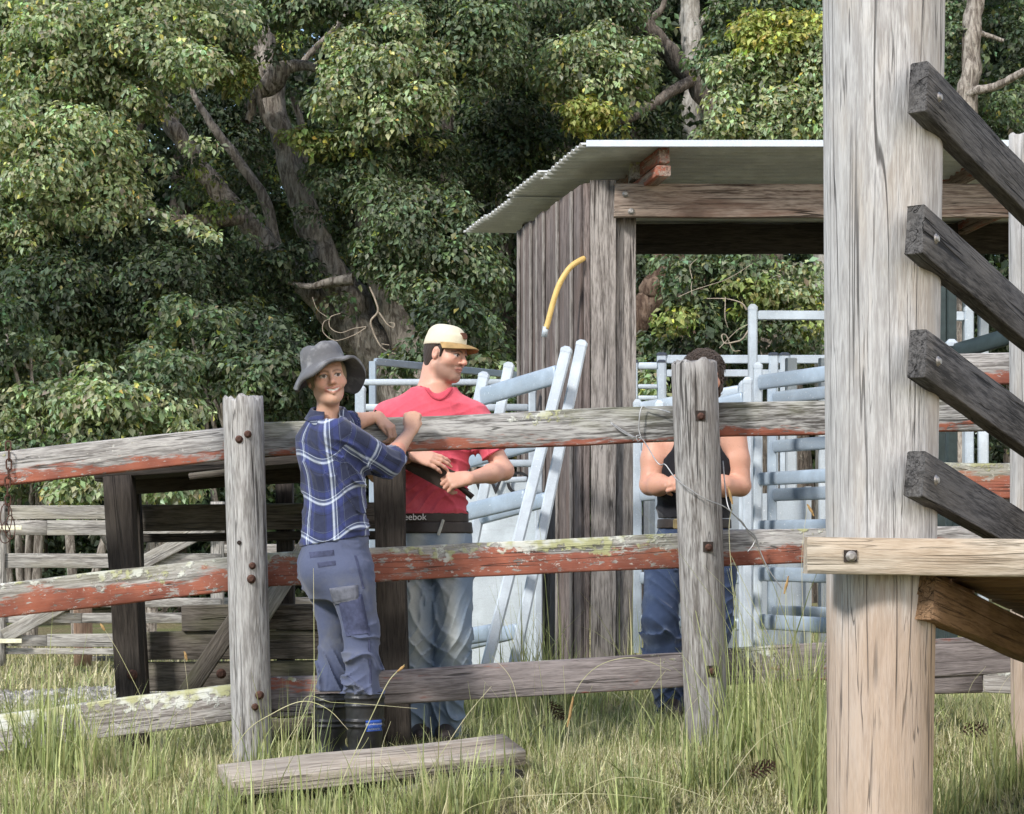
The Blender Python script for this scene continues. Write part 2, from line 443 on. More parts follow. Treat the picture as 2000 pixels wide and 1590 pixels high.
# ------------------------------------------------------------------ the stockyard fence in front
fence = thing('stockyard_fence', 'weathered timber stockyard rail fence with peeling red paint that the woman leans on', 'fence', (-1.1, 8.6, 0.0))
YP, YR = 8.56, 8.70
p1 = log_post('post', at(494, 1500, YP), at(475, 780, YP), .083, .086, M['post'], fence, jag=.028, grooves=.02)
p1['label'] = 'grey round post with rusty bolts left of the woman'
p2 = log_post('post', at(1384, 1500, YP), at(1356, 710, YP), .092, .096, M['post2'], fence, jag=.026, grooves=.02, wob=.05)
p2['label'] = 'grey round post hiding the third person'
for px, py, r in ((484, 848, .0105), (467, 858, .011), (493, 1105, .010), (491, 1131, .0125), (507, 1358, .0125), (498, 1381, .010)):
    bolt(p1, at(px, py, YP - .086 * math.sqrt(max(.05, 1 - ((px - (475 + (py - 780) * .026)) / 44) ** 2)) - .002), r, M['rust'])
for px, py in ((467, 1060),):
    bolt(p1, at(px, py, YP - .086), .006, M['recess'], name='hole_shade_disc', proud=.002)
for px, py in ((1368, 812), (1383, 1068), (1390, 1310)):
    c = at(px, py, YP - .092)
    m = Matrix.Translation(c)
    rc = link('recess_shade_block', box_me('recess_shade_block', .042, .012, .042), M['recess'], p2, m)
    bolt(p2, c + Vector((.002, -.006, -.003)), .0105, M['rust'], proud=.004)

def rail(x0, t0, b0, x1, t1, b1, mat, Y0=YR, Y1=None, th=.05, parent=None, name='rail', **kw):
    Y1 = Y1 or Y0
    p = at(x0, (t0 + b0) / 2, Y0); q = at(x1, (t1 + b1) / 2, Y1)
    h = ((b0 - t0) * Y0 + (b1 - t1) * Y1) / 2 / F
    kw.setdefault('rough', .005); kw.setdefault('bev', .009)
    return timber(name, p, q, th, h, mat, parent or fence, **kw)
rail(-120, 899, 962, 470, 831, 897, M['rail_red2'])
rail(476, 826, 894, 1356, 792, 862, M['rail_grey'], YR + .004)
rail(1360, 787, 857, 2060, 772, 836, M['rail_grey'], YR)
rail(-120, 1152, 1222, 480, 1085, 1150, M['rail_red'])
rail(486, 1081, 1147, 1372, 1040, 1108, M['rail_red'], YR + .004)
rail(1376, 1038, 1104, 2060, 1022, 1092, M['rail_red2'], YR)
rail(-90, 1408, 1478, 496, 1328, 1402, M['rail_lichen'])
rail(502, 1322, 1402, 690, 1316, 1392, M['rail_low'], YR + .004)
rail(693, 1313, 1380, 1376, 1272, 1340, M['rail_low'], YR + .002)
rail(1380, 1266, 1338, 2060, 1238, 1312, M['rail_low'], YR)
rail(1700, 1308, 1362, 1916, 1304, 1350, M['rail_low'], YR + .01)
rail(1919, 1302, 1352, 2060, 1305, 1360, M['rail_lichen'], YR + .004)
rail(1820, 692, 756, 2060, 688, 748, M['rail_red2'], 9.3)
rail(1820, 905, 974, 2060, 902, 974, M['rail_red'], 9.3)
rail(1800, 1036, 1120, 2060, 1050, 1128, M['rail_red'], 9.3)
timber('brace', at(1790, 870, 9.2), at(1905, 1040, 9.2), .05, .075, M['gate'], fence)
fp = log_post('post', at(2058, 1440, 9.2), at(2050, 640, 9.2), .08, .08, M['post'], fence)
rail(480, 1406, 1450, 700, 1398, 1440, M['darkgrey'], YR + .25)   # dark board low behind the first post

# ------------------------------------------------------------------ loading ramp
ramp = thing('loading_ramp', 'cattle loading ramp with a thick pale pole and four charcoal side rails at the right', 'loading ramp', (1.18, 6.5, 0.03))
bp = log_post('post', at(1718, 1700, 6.5), at(1727, -260, 6.5), .164, .196, M['bigpost'], ramp, k=48, n=40, wob=.012, jag=.02, grooves=.006)
bp['label'] = 'thick pale grey pole rising out of the picture'
fpost = log_post('post', at(2020, 1520, 7.75), at(2012, 268, 7.75), .085, .083, M['bigpost'], ramp, jag=.02, wob=.03)
DV = Vector((.62, 1.0, -.205)); DV.normalize()
SIDE = Vector((1, -.62, 0)).normalized()
tops = [(1790, 135, 236), (1784, 412, 508), (1788, 650, 745), (1784, 884, 972)]
for px, yt, yb in tops:
    a = at(px + 6, (yt + yb) / 2, 6.335) + SIDE * .036 - Vector((DV.x, DV.y, 0)) * .11; b = a + DV * 2.7
    r_ = timber('rail', a, b, .058, (yb - yt) / F * 6.33, M['ramp'], ramp, rough=.004, bev=.005)
    bolt(r_, a + DV * .1 + SIDE * .0295, .011, M['boltgrey'], nrm=SIDE)
cb = timber('cross_beam', at(1573, 1086, 6.285), at(2300, 1093, 6.285), .10, .112, M['beam'], ramp, rough=.004, bev=.007)
c = at(1661, 1086, 6.233)
link('recess_shade_block', box_me('recess_shade_block', .040, .006, .036), M['recess'], cb, Matrix.Translation(c))
bolt(cb, c + Vector((.002, -.003, -.001)), .0115, M['boltgrey'], proud=.006)
ja = at(1806, 1166, 6.34)
timber('joist', ja, ja + DV * 2.6, .066, .135, M['joist'], ramp)
timber('joist', ja + SIDE * 1.3 + Vector((0, .4, 0)), ja + SIDE * 1.3 + DV * 2.6 + Vector((0, .4, 0)), .066, .14, M['joist'], ramp)
for i in range(11):
    s = ja + DV * (.16 + i * .215) + Vector((0, 0, .115)) - SIDE * .02
    timber('deck_board', s, s + SIDE * 1.45, .195, .04, M['joist'], ramp, up=(-DV.x * DV.z, -DV.y * DV.z, 1 - DV.z ** 2))
# light stub plank by the second joist
timber('brace', ja + DV * .02 + Vector((-.028, -.004, .055)), ja + DV * .5 + Vector((-.028, -.004, .055)), .03, .09, M['joist'], ramp)

# ------------------------------------------------------------------ slab shed with an iron roof
shed = thing('slab_shed', 'open timber slab shed with a corrugated iron skillion roof', 'shed', (.6, 12.0, .04))
A = Vector((.415, 12.03, 0)); B = Vector((.066, 13.62, 0)); WZ = 3.03
nb = 9
for i in range(nb):
    a = A.lerp(B, i / nb); b = A.lerp(B, (i + .965) / nb); mid = (a + b) / 2
    d = (b - a); wd = d.length
    top = WZ + rnd.uniform(-.012, .012) + (.012 if i == 0 else 0)
    off = Vector((d.y, -d.x, 0)).normalized() * (-(0.013 if i % 2 else 0))
    timber('wall_board', Vector((mid.x, mid.y, .03)) + off, Vector((mid.x, mid.y, top)) + off, .026, wd, M['shed'], shed, up=d, rough=.003, bev=.004, step=.3)
    if i % 2 == 0 or i > 4:
        e = A.lerp(B, (i + .98) / nb)
        nrm = Vector((-d.y, d.x, 0)).normalized()
        timber('cover_strip', Vector((e.x, e.y, .04)) + nrm * .024, Vector((e.x, e.y, top - .01)) + nrm * .024, .016, .035, M['shedgrey'], shed, up=d, rough=.002, bev=.003, step=.4)
for x0, x1, top, mt in ((.42, .455, 3.04, 'shed'), (.459, .608, 3.06, 'shedgrey')):
    timber('wall_board', Vector(((x0 + x1) / 2, 11.985, .04)), Vector(((x0 + x1) / 2, 11.985, top)), .035, x1 - x0, M[mt], shed, up=(1, 0, 0), rough=.004, bev=.005, step=.3)
timber('corner_post', Vector((.668, 12.07, .0)), Vector((.668, 12.07, 3.0)), .11, .115, M['shedgrey'], shed, up=(1, 0, 0), rough=.005, step=.3)
timber('corner_post', Vector((4.2, 12.07, .0)), Vector((4.2, 12.07, 3.0)), .11, .115, M['shedgrey'], shed, up=(1, 0, 0), rough=.005, step=.3)
timber('corner_post', Vector((.12, 13.75, .0)), Vector((.12, 13.75, 2.92)), .11, .115, M['shedgrey'], shed, up=(1, 0, 0), rough=.005, step=.3)
timber('corner_post', Vector((4.2, 13.85, .0)), Vector((4.2, 13.85, 2.92)), .11, .115, M['shedgrey'], shed, up=(1, 0, 0), rough=.005, step=.3)
fb = timber('front_beam', at(1200, 393, 11.93), at(2440, 393, 11.93), .055, .195, M['shedbeam'], shed, rough=.005)
for px, py in ((1222, 379), (1233, 413)):
    bolt(fb, at(px, py, 11.9), .013, M['boltgrey'], proud=.012)
timber('back_beam', at(1020, 467, 13.88), at(2150, 467, 13.88), .06, .20, M['dark'], shed)
SK = (B - A).normalized()
for px, py, wd, hh_, Y0, L, mt in ((1298, 302, .062, .088, 11.66, 2.3, 'rafter'), (1296, 333, .085, .062, 11.66, .62, 'rafter'),
                                   (1960, 304, .062, .085, 11.72, 2.3, 'rafter'), (2200, 304, .062, .085, 11.72, 2.3, 'rafter')):
    a = at(px, py, Y0); b = a + SK * L + Vector((0, 0, -.035 * L))
    timber('rafter', a, b, wd, hh_, M[mt], shed, rough=.004)
timber('packer', at(1246, 330, 12.05), at(1240, 345, 12.35), .09, .11, M['rail_lichen'], shed)
# corrugated sheets: ribs run along X
roof = link('roof', box_me('roof', 4.4, .03, .036), M['fascia'], shed, Matrix.Translation((2.62, 11.59, 3.196)))
roof['label'] = 'folded white iron edge along the front of the roof'
def roofz(y): return 3.205 - .040 * (y - 11.6)
def roofx(y): return .400 + (y - 11.6) * (-.327 - .40) / 2.6
for s, (y0, y1, dz, dx, curl) in enumerate(((11.605, 12.42, .0, 0.0, .03), (12.36, 13.10, .012, -.02, 0), (13.04, 13.74, .002, .01, 0), (13.68, 14.25, .012, 0, 0))):
    n = int((y1 - y0) / .076 * 8); ys = np.linspace(y0, y1, n)
    t = (ys - y0) / (y1 - y0)
    wz = roofz(ys) + .0095 * np.sin(2 * np.pi * ys / .076) + dz - curl * t ** 3
    nx = 12; rings = []
    for q in range(nx):
        u = q / (nx - 1)
        x = roofx(ys) + dx + u * (4.9 - roofx(ys) - dx)
        rings.append(np.stack([x, ys, wz + .004 * math.sin(q * 1.7 + s)], -1))
    rings = np.array(rings)
    V = np.concatenate([rings.reshape(-1, 3), rings.reshape(-1, 3) - np.array([0, 0, .0022])])
    k = n; Fq = []
    i, j = np.meshgrid(np.arange(nx - 1), np.arange(k - 1), indexing='ij'); a = (i * k + j).ravel()
    top_ = np.stack([a, a + k, a + k + 1, a + 1], -1); N0 = nx * k
    bot = top_[:, ::-1] + N0
    e = np.arange(k - 1); side = np.stack([e, e + 1, e + 1 + N0, e + N0], -1)
    e2 = np.arange(nx - 1) * k; s1 = np.stack([e2, e2 + N0, e2 + k + N0, e2 + k], -1)
    Fq = np.concatenate([top_, bot, side, s1])
    link('corrugated_sheet', mesh_np('corrugated_sheet', V, Fq), M['roof'], roof)
for px in (1291, 1500, 1955):
    bolt(roof, at(px, 279, 11.62), .007, M['fascia'], nrm=(0, 0, 1), name='roof_screw', proud=.012)
for x in (2.9, 3.9):
    timber('wall_board', Vector((x, 14.0, .05)), Vector((x, 14.0, 2.9)), .03, .1, M['shed'], shed, up=(1, 0, 0), step=.4)

hose = tag(link('yellow_hose', tube_me('yellow_hose', smooth_path([at(1150, 502, 12.05), at(1134, 508, 11.95), at(1112, 524, 11.92), at(1092, 556, 11.92), at(1079, 595, 11.93), at(1070, 630, 11.94), at(1066, 642, 11.94)], 26), .0165, 12), M['hose']),
           'bent yellow hose sticking out of the slab shed wall', 'hose')
link('hose_fitting', tube_me('hose_fitting', [at(1066, 638, 11.94), at(1063, 658, 11.95)], .0175, 12), M['galvw'], hose)

# ------------------------------------------------------------------ galvanised cattle panels
def gpost(parent, p0, p1, w=.05, cap='pyr', mat='galv', name='upright', up=(1, 0, 0)):
    m, L = frame(p0, p1, up)
    o = rrect(w, w, w * .14, 1)
    rings = [[(x, a, b) for a, b in o] for x in (-L / 2, L / 2)]
    u = link(name, loft(name, rings, smooth=False), M[mat], parent, m)
    if cap == 'pyr':
        rings = [[(L / 2 - .012, a * 1.06, b * 1.06) for a, b in o], [(L / 2 + .006, a * 1.06, b * 1.06) for a, b in o], [(L / 2 + .024, a * .5, b * .5) for a, b in o]]
        link('cap', loft('cap', rings, smooth=False), M['galvw'], u, m)
    elif cap == 'dark':
        rings = [[(L / 2 - .004, a * 1.1, b * 1.1) for a, b in o], [(L / 2 + .014, a * 1.1, b * 1.1) for a, b in o], [(L / 2 + .022, a * .7, b * .7) for a, b in o]]
        link('cap', loft('cap', rings, smooth=False), M['cap'], u, m)
    return u

def oval(parent, p0, p1, h=.08, d=.04, mat='galv', name='rail', rect=False):
    m, L = frame(p0, p1)
    if rect: ring = rrect(d, h, .004, 1)
    else:
        ring = []
        for j in range(16):
            a = 2 * math.pi * j / 16; ca, sa = math.cos(a), math.sin(a)
            ring.append((d / 2 * math.copysign(abs(ca) ** .55, ca), h / 2 * math.copysign(abs(sa) ** .75, sa)))
        ring = np.array(ring)
    rings = [[(x, a * s, b * s) for a, b in ring] for x, s in ((-L / 2, .8), (-L / 2 + .012, 1), (L / 2 - .012, 1), (L / 2, .8))]
    me = loft(name, rings, smooth=not rect)
    return link(name, me, M[mat], parent, m)

def quadpt(c, u, v):
    """bilinear point on corners TL, TR, BL, BR"""
    return (c[0].lerp(c[1], u)).lerp(c[2].lerp(c[3], u), v)

def panel(name, label, c, rails, uprights=(0, 1), w=.05, h=.075, mat='galv', cap='pyr', umat=None, group=None, rect=False):
    base = (c[2] + c[3]) / 2
    t = thing(name, label, 'cattle panel', (base.x, base.y, base.z), group)
    for u in uprights: gpost(t, quadpt(c, u, 1), quadpt(c, u, 0), w, cap, umat or mat)
    for v in rails:
        if isinstance(v, tuple): v, hh2 = v
        else: hh2 = h
        a = quadpt(c, min(uprights), v); b = quadpt(c, max(uprights), v); d = (b - a).normalized() * w * .5
        oval(t, a + d, b - d, hh2, w * .62, mat, rect=rect)
    return t

GP = 'galvanised cattle yard panels'
c = [at(945, 735, 11.5), at(1106, 686, 10.9), at(812, 1345, 11.2), at(944, 1326, 10.6)]
panel('leaning_cattle_panel', 'galvanised cattle panel leaning in front of the shed, nearer of two', c, [(.07, .105), .28, (.452, .098), .64, (.86, .09)], (0, 1), .060, .08, 'galvb', umat='galvw', group=GP)
c = [at(994, 716, 11.75), at(1136, 673, 11.12), at(868, 1345, 11.5), at(1000, 1316, 10.85)]
panel('leaning_cattle_panel', 'galvanised cattle panel leaning in front of the shed, behind the nearer one', c, [.28, (.475, .085), (.87, .085)], (0, 1), .060, .08, 'galvb', umat='galvw', group=GP)

# yard behind the man in red
c = [at(728, 706, 13.0), at(1030, 735, 14.4), at(728, 1345, 13.0), at(1030, 1330, 14.4)]
panel('yard_gate_frame', 'blue grey steel top frame of the yard behind the man in the cap', c, [(.0, .046)], (0, 1), .045, .045, 'galvb', None, group=GP, rect=True)
c = [at(702, 764, 12.8), at(1040, 764, 12.9), at(702, 1345, 12.8), at(1040, 1345, 12.9)]
t = panel('white_rail_panel', 'cattle panel with white rails behind the man in the cap', c, [(-.03, .04), (.055, .045), (.14, .045), (.45, .05)], (0, 1), .05, .05, 'galvw', group=GP)
c = [at(640, 835, 12.3), at(704, 760, 12.2), at(640, 1345, 12.3), at(704, 1345, 12.2)]
panel('short_gate_end', 'short galvanised gate end showing between the two nearest people', c, [(.16, .05), (.5, .05)], (1,), .062, .05, 'galv', group=GP)
# sheeted panel with lettering
sheet = thing('sheeted_panel', 'white steel sheeted panel with black lettering beside the man in the cap', 'cattle panel', tuple(at(960, 1330, 12.5)), GP)
def sheet_me(name, w_, h_, dents=.004):
    nx, nz = 24, 24; xs = np.linspace(-w_ / 2, w_ / 2, nx); zs = np.linspace(-h_ / 2, h_ / 2, nz)
    X, Z = np.meshgrid(xs, zs, indexing='ij'); Yd = np.zeros_like(X)
    for _ in range(7):
        cx, cz = rnd.uniform(-w_ / 2, w_ / 2), rnd.uniform(-h_ / 2, h_ / 2); s = rnd.uniform(.05, .12)
        Yd += rnd.uniform(-1.5, 2.5) * dents * np.exp(-((X - cx) ** 2 + (Z - cz) ** 2) / s ** 2)
    rings = np.stack([X, Yd, Z], -1)
    i, j = np.meshgrid(np.arange(nx - 1), np.arange(nz - 1), indexing='ij'); a = (i * nz + j).ravel()
    f1 = np.stack([a, a + nz, a + nz + 1, a + 1], -1)
    V = np.concatenate([rings.reshape(-1, 3), rings.reshape(-1, 3) + np.array([0, .003, 0])])
    return mesh_np(name, V, np.concatenate([f1, f1[:, ::-1] + nx * nz]))
link('sheet', sheet_me('sheet', .95, 1.15), M['sheet'], sheet, Matrix.Translation(at(905, 1118, 12.55)))
for x in (756, 1052): gpost(sheet, at(x, 1335, 12.52), at(x, 892, 12.52), .05, None, 'galvw')
oval(sheet, at(756, 905, 12.5), at(1052, 905, 12.5), .045, .03, 'galvw')
oval(sheet, at(985, 938, 12.4), at(1030, 936, 12.4), .035, .03, 'galvw', 'handle')

def text_me(body, size, extrude=.0015):
    cu = bpy.data.curves.new('lettering', 'FONT'); cu.body = body; cu.size = size; cu.extrude = extrude
    cu.align_x = 'CENTER'; cu.align_y = 'CENTER'
    o = bpy.data.objects.new('lettering_tmp', cu); COL.objects.link(o)
    bpy.context.view_layer.update()
    me = bpy.data.meshes.new_from_object(o.evaluated_get(bpy.context.evaluated_depsgraph_get()))
    bpy.data.objects.remove(o); return me
lm = Matrix.Translation(at(974, 946, 12.525)) @ Matrix.Rotation(math.pi / 2, 4, 'X')
link('lettering', text_me('R WOU', .20), M['ink'], sheet, lm)

# yard right of the shed
c = [at(1238, 708, 17.2), at(1292, 708, 17.2), at(1238, 1262, 17.2), at(1292, 1262, 17.2)]
panel('slim_cattle_panel', 'slim galvanised panel right beside the shed corner post', c, [(.012, .06), (.085, .04), (.125, .04), (.3, .09), (.45, .09)], (0, 1), .062, .05, 'galv', 'dark', 'galv', GP)
c = [at(1292, 694, 17.4), at(1700, 694, 17.4), at(1292, 1262, 17.4), at(1700, 1262, 17.4)]
panel('square_tube_frame', 'square tube yard frame with dark caps behind the person at the post', c, [(.014, .07), (.062, .06)], (0, .535, .588, 1), .078, .05, 'galv', 'dark', group=GP, rect=True)
c = [at(1470, 602, 12.3), at(1892, 604, 12.3), at(1470, 1290, 12.3), at(1892, 1290, 12.3)]
panel('tall_gate_frame', 'tall galvanised gate frame standing above the other yard panels', c, [(.02, .055), (.9, .05)], (0, 1), .054, .05, 'galv', 'pyr', group=GP, rect=True)
c = [at(1480, 716, 11.6), at(1660, 690, 10.6), at(1480, 1260, 11.6), at(1660, 1274, 10.6)]
panel('cattle_panel', 'galvanised oval rail panel nearest to the pale ramp pole', c, [(.058, .085), (.405, .075), (.575, .07), (.745, .08), (.915, .085)], (0, 1), .05, .08, 'galvb', 'pyr', 'galvw', GP)
c = [at(1508, 745, 12.1), at(1700, 722, 11.2), at(1508, 1255, 12.1), at(1700, 1268, 11.2)]
panel('round_cornered_gate', 'galvanised gate of rounded rails behind the panel by the pale pole', c, [(.065, .075), (.25, .075), (.435, .075), (.88, .075)], (0, 1), .055, .075, 'galvb', None, group=GP)
c = [at(1245, 788, 11.9), at(1452, 752, 11.4), at(1245, 1275, 11.9), at(1452, 1290, 11.4)]
panel('cattle_panel', 'galvanised oval rail panel directly behind the person at the post', c, [(.02, .07), (.215, .07), (.37, .07), (.55, .05), (.7, .07), (.87, .07)], (0, 1), .05, .07, 'galv', 'pyr', 'galvw', GP)
c = [at(1288, 790, 11.7), at(1460, 745, 11.25), at(1288, 1275, 11.7), at(1460, 1290, 11.25)]
panel('cattle_panel', 'galvanised panel with a sloping top rail showing left of the grey post', c, [(.06, .085)], (0, 1), .05, .085, 'galvb', 'pyr', 'galvw', GP)
c = [at(1545, 700, 13.0), at(1610, 700, 13.0), at(1545, 1270, 13.0), at(1610, 1270, 13.0)]
panel('white_uprights', 'pair of pale steel uprights standing behind the rails by the pole', c, [(.3, .05)], (0, 1), .07, .05, 'galvw', None, group=GP)
sheet2 = thing('grey_sheet_panel', 'blue grey galvanised sheet panel behind the person at the post', 'cattle panel', tuple(at(1400, 1300, 12.7)), GP)
link('sheet', sheet_me('sheet', 1.0, .98, .002), M['galv'], sheet2, Matrix.Translation(at(1420, 1118, 12.7)))
for x in (1262, 1578): gpost(sheet2, at(x, 1300, 12.68), at(x, 950, 12.68), .04, None, 'galvw')
# darker steel right of the pole
c = [at(1838, 560, 10.6), at(1868, 560, 10.6), at(1838, 1250, 10.6), at(1868, 1250, 10.6)]
t = panel('dark_gate_post', 'pair of dark green steel gate posts seen between the ramp rails', c, [(.8, .05)], (0, .65), .05, .05, 'greensteel', None, group=GP)
c = [at(1858, 672, 10.3), at(2040, 618, 9.7), at(1858, 1250, 10.3), at(2040, 1250, 9.7)]
panel('dark_sloping_panel', 'dark green oval rail panel seen between the ramp rails', c, [(.03, .085), (.25, .06), (.62, .07)], (0, 1), .055, .085, 'greensteel', 'pyr', group=GP)
c = [at(1840, 560, 12.6), at(2040, 552, 12.6), at(1840, 1270, 12.6), at(2040, 1270, 12.6)]
panel('far_cattle_panel', 'pale galvanised panel in the shed behind the ramp rails', c, [(.5, .05), (.55, .05), (.66, .05)], (.25, .4, 1), .06, .05, 'galvw', None, group=GP)

# ------------------------------------------------------------------ dark timber crush behind the fence
crush = thing('timber_crush', 'dark weathered timber cattle crush standing behind the red rails', 'cattle crush', (-1.2, 9.3, 0))
timber('post', at(264, 1465, 9.15), at(231, 930, 9.15), .12, .122, M['darkz'], crush, up=(1, 0, 0), rough=.005)
timber('post', at(772, 1470, 9.1), at(760, 876, 9.1), .14, .135, M['darkz'], crush, up=(1, 0, 0), rough=.005)
timber('post', at(800, 1440, 9.42), at(793, 876, 9.42), .07, .075, M['darkz'], crush, up=(1, 0, 0))
timber('post', at(281, 1400, 9.75), at(262, 925, 9.75), .07, .05, M['darkz'], crush, up=(1, 0, 0))
timber('post', at(560, 1430, 9.95), at(556, 925, 9.95), .08, .08, M['darkz'], crush, up=(1, 0, 0))
timber('top_plate', at(196, 930, 9.25), at(800, 884, 9.25), .30, .035, M['dark'], crush)
timber('top_plate', at(200, 934, 9.62), at(800, 892, 9.62), .36, .04, M['dark'], crush)
timber('top_rail', at(250, 943, 9.6), at(800, 905, 9.6), .05, .11, M['dark'], crush)
timber('top_rail', at(370, 930, 9.02), at(456, 921, 9.04), .07, .03, M['darkgrey'], crush)
for x0, x1, t0, b0, sl, mt, Y in ((258, 740, 986, 1038, -.012, 'darkgrey', 9.85), (262, 740, 1042, 1060, -.01, 'dark', 9.87), (356, 740, 1182, 1232, -.01, 'darkgrey', 9.83),
                                  (276, 740, 1234, 1290, -.01, 'darkgrey', 9.85), (280, 740, 1293, 1350, -.01, 'darkgrey', 9.87), (284, 740, 1353, 1400, -.01, 'dark', 9.87)):
    dy = sl * (x1 - x0)
    timber('board', at(x0, (t0 + b0) / 2, Y), at(x1, (t0 + b0) / 2 + dy, Y), .035, (b0 - t0) * Y / F, M[mt], crush)
timber('brace', at(366, 1352, 9.72), at(470, 1195, 9.72), .035, .085, M['darkgrey'], crush)
timber('brace', at(505, 1215, 9.75), at(622, 1030, 9.75), .035, .085, M['gate'], crush)
for px, py in ((258, 1318), (432, 1316), (765, 1296), (1, 1)):
    if px > 10: bolt(crush, at(px, py, 9.08 if px != 432 else 9.69), .016, M['rust'], proud=.014)
timber('board', at(797, 1012, 9.36), at(815, 1012, 9.36), .03, .12, M['gate'], crush)
timber('board', at(797, 1150, 9.3), at(818, 1150, 9.3), .03, .09, M['rust'], crush)

# ------------------------------------------------------------------ pale gate and rails at the back left
gate = thing('timber_gate', 'pale weathered timber gate with cream hinge straps across the yard at the far left', 'gate', tuple(at(200, 1290, 16.5)))
GY = 16.5
for x0, x1, t0, b0 in ((8, 430, 987, 1014), (8, 92, 1017, 1046), (93, 430, 1016, 1046), (8, 430, 1081, 1109), (8, 160, 1198, 1217), (161, 430, 1197, 1217), (8, 430, 1168, 1186), (8, 92, 1240, 1262), (93, 430, 1238, 1263), (8, 430, 1266, 1278)):
    timber('board', at(x0, (t0 + b0) / 2, GY), at(x1, (t0 + b0) / 2, GY), .03, (b0 - t0) * GY / F, M['gate'], gate, step=.3)
timber('brace', at(8, 1243, GY - .05), at(430, 1018, GY - .05), .03, .115, M['gate'], gate)
timber('stile', at(3, 1300, GY + .0), at(3, 980, GY), .09, .06, M['gatez'], gate, up=(1, 0, 0))
timber('stile', at(425, 1292, GY + .05), at(425, 980, GY + .05), .09, .10, M['gatez'], gate, up=(1, 0, 0))
for y in (1031, 1252):
    link('hinge_strap', box_me('hinge_strap', .22, .012, .036, .004), M['hinge'], gate, Matrix.Translation(at(16, y, GY - .09)))
bf = thing('back_fence', 'pale timber rail fence with a reddish post behind the far left gate', 'fence', tuple(at(400, 1290, 17.2)))
for t0, b0 in ((985, 1010), (1062, 1078), (1165, 1182), (1195, 1214), (1240, 1268)):
    timber('rail', at(430, (t0 + b0) / 2 + 2, 17.2), at(840, (t0 + b0) / 2, 17.2), .04, (b0 - t0) * 17.2 / F, M['gate'], bf, step=.4)
timber('rail', at(170, 1286, 17.3), at(420, 1285, 17.3), .06, .045, M['gate'], bf, step=.4)
timber('post', at(162, 1300, 17.1), at(162, 1160, 17.1), .10, .135, M['orange'], bf, up=(1, 0, 0))
timber('post', at(562, 1300, 17.1), at(562, 1040, 17.1), .10, .11, M['orange'], bf, up=(1, 0, 0))
timber('post', at(700, 1300, 17.1), at(700, 985, 17.1), .10, .11, M['gatez'], bf, up=(1, 0, 0))

# ------------------------------------------------------------------ chain, wire, step
chain = thing('rusty_chain', 'rusty chain with wire loops hanging over the top rail at the left edge', 'chain', tuple(at(15, 990, 8.64)))
lk = None
a_ = np.linspace(0, 2 * math.pi, 15)[:-1]
link_pts = [Vector((math.cos(t) * .011, 0, math.sin(t) * .011 + (.012 if math.sin(t) >= 0 else -.012))) for t in a_]
def ring_me(name, pts, r, k=6):
    pts = list(pts); n = len(pts); rings = []
    for i in range(n):
        t = (pts[(i + 1) % n] - pts[i - 1]).normalized(); u = t.cross(Vector((0, 1, 0))); u.normalize(); v = t.cross(u)
        rings.append([tuple(pts[i] + (u * math.cos(2 * math.pi * j / k) + v * math.sin(2 * math.pi * j / k)) * r) for j in range(k)])
    V = np.array(rings).reshape(-1, 3); Fs = []
    for i in range(n):
        i2 = (i + 1) % n
        for j in range(k): Fs.append((i * k + j, i * k + (j + 1) % k, i2 * k + (j + 1) % k, i2 * k + j))
    return mesh_py(name, V, Fs, True)
lme = ring_me('link', link_pts, .0036); lme.materials.append(M['rust'])
y = 872; i = 0
while y < 1000:
    m = Matrix.Translation(at(16 + 1.5 * math.sin(i), y, 8.66 if y > 885 else 8.69)) @ Matrix.Rotation((i % 2) * math.pi / 2 + .3, 4, 'Z')
    if i == 0: lk = link('link', lme, None, chain, m)
    else:
        link('link', lme, None, chain, m)
    y += 17.5; i += 1
for q, (w_, h_, cx, cy) in enumerate(((.024, .062, 12, 1012), (.02, .05, 20, 1030), (.028, .045, 10, 1040))):
    pts = [Vector((math.cos(t) * w_, .006 * math.sin(2 * t), math.sin(t) * h_)) for t in np.linspace(0, 2 * math.pi, 29)[:-1]]
    link('wire_loop', ring_me('wire_loop', pts, .0022), M['rust'], chain, Matrix.Translation(at(cx, cy, 8.66)) @ Matrix.Rotation(.5 * q, 4, 'Z'))

wire = thing('fence_wire', 'loose grey wire twisted round the rail and hanging across the right fence post', 'wire', tuple(at(1250, 860, 8.62)))
def strand(pts, r=.0026, n=60, name='strand'):
    link(name, tube_me(name, smooth_path(pts, n), r, 6), M['wire'], wire)
strand([at(1310, 806, 8.60), at(1290, 800, 8.64), at(1265, 797, 8.655), at(1254, 795, 8.655), at(1249, 815, 8.65), at(1248, 840, 8.65), at(1252, 855, 8.64), at(1246, 862, 8.63), at(1243, 852, 8.63), at(1252, 850, 8.63)])
strand([at(1192, 824, 8.655), at(1215, 840, 8.65), at(1238, 853, 8.64), at(1252, 856, 8.63), at(1262, 868, 8.58), at(1280, 898, 8.52), at(1290, 908, 8.5), at(1300, 908, 8.48), at(1320, 935, 8.455), at(1350, 958, 8.44), at(1380, 976, 8.44), at(1415, 990, 8.48), at(1440, 1012, 8.52), at(1458, 1032, 8.56), at(1475, 1048, 8.6), at(1484, 1075, 8.62), at(1500, 1110, 8.62), at(1520, 1140, 8.62), at(1528, 1150, 8.62)], n=110)
strand([at(1193, 827, 8.652), at(1216, 844, 8.647), at(1240, 856, 8.637)], n=12)
strand([at(1412, 900, 8.6), at(1416, 950, 8.56), at(1421, 985, 8.52), at(1430, 1002, 8.51), at(1450, 1020, 8.54), at(1462, 1040, 8.57), at(1474, 1052, 8.6), at(1470, 1066, 8.6), at(1460, 1078, 8.6)], n=50)

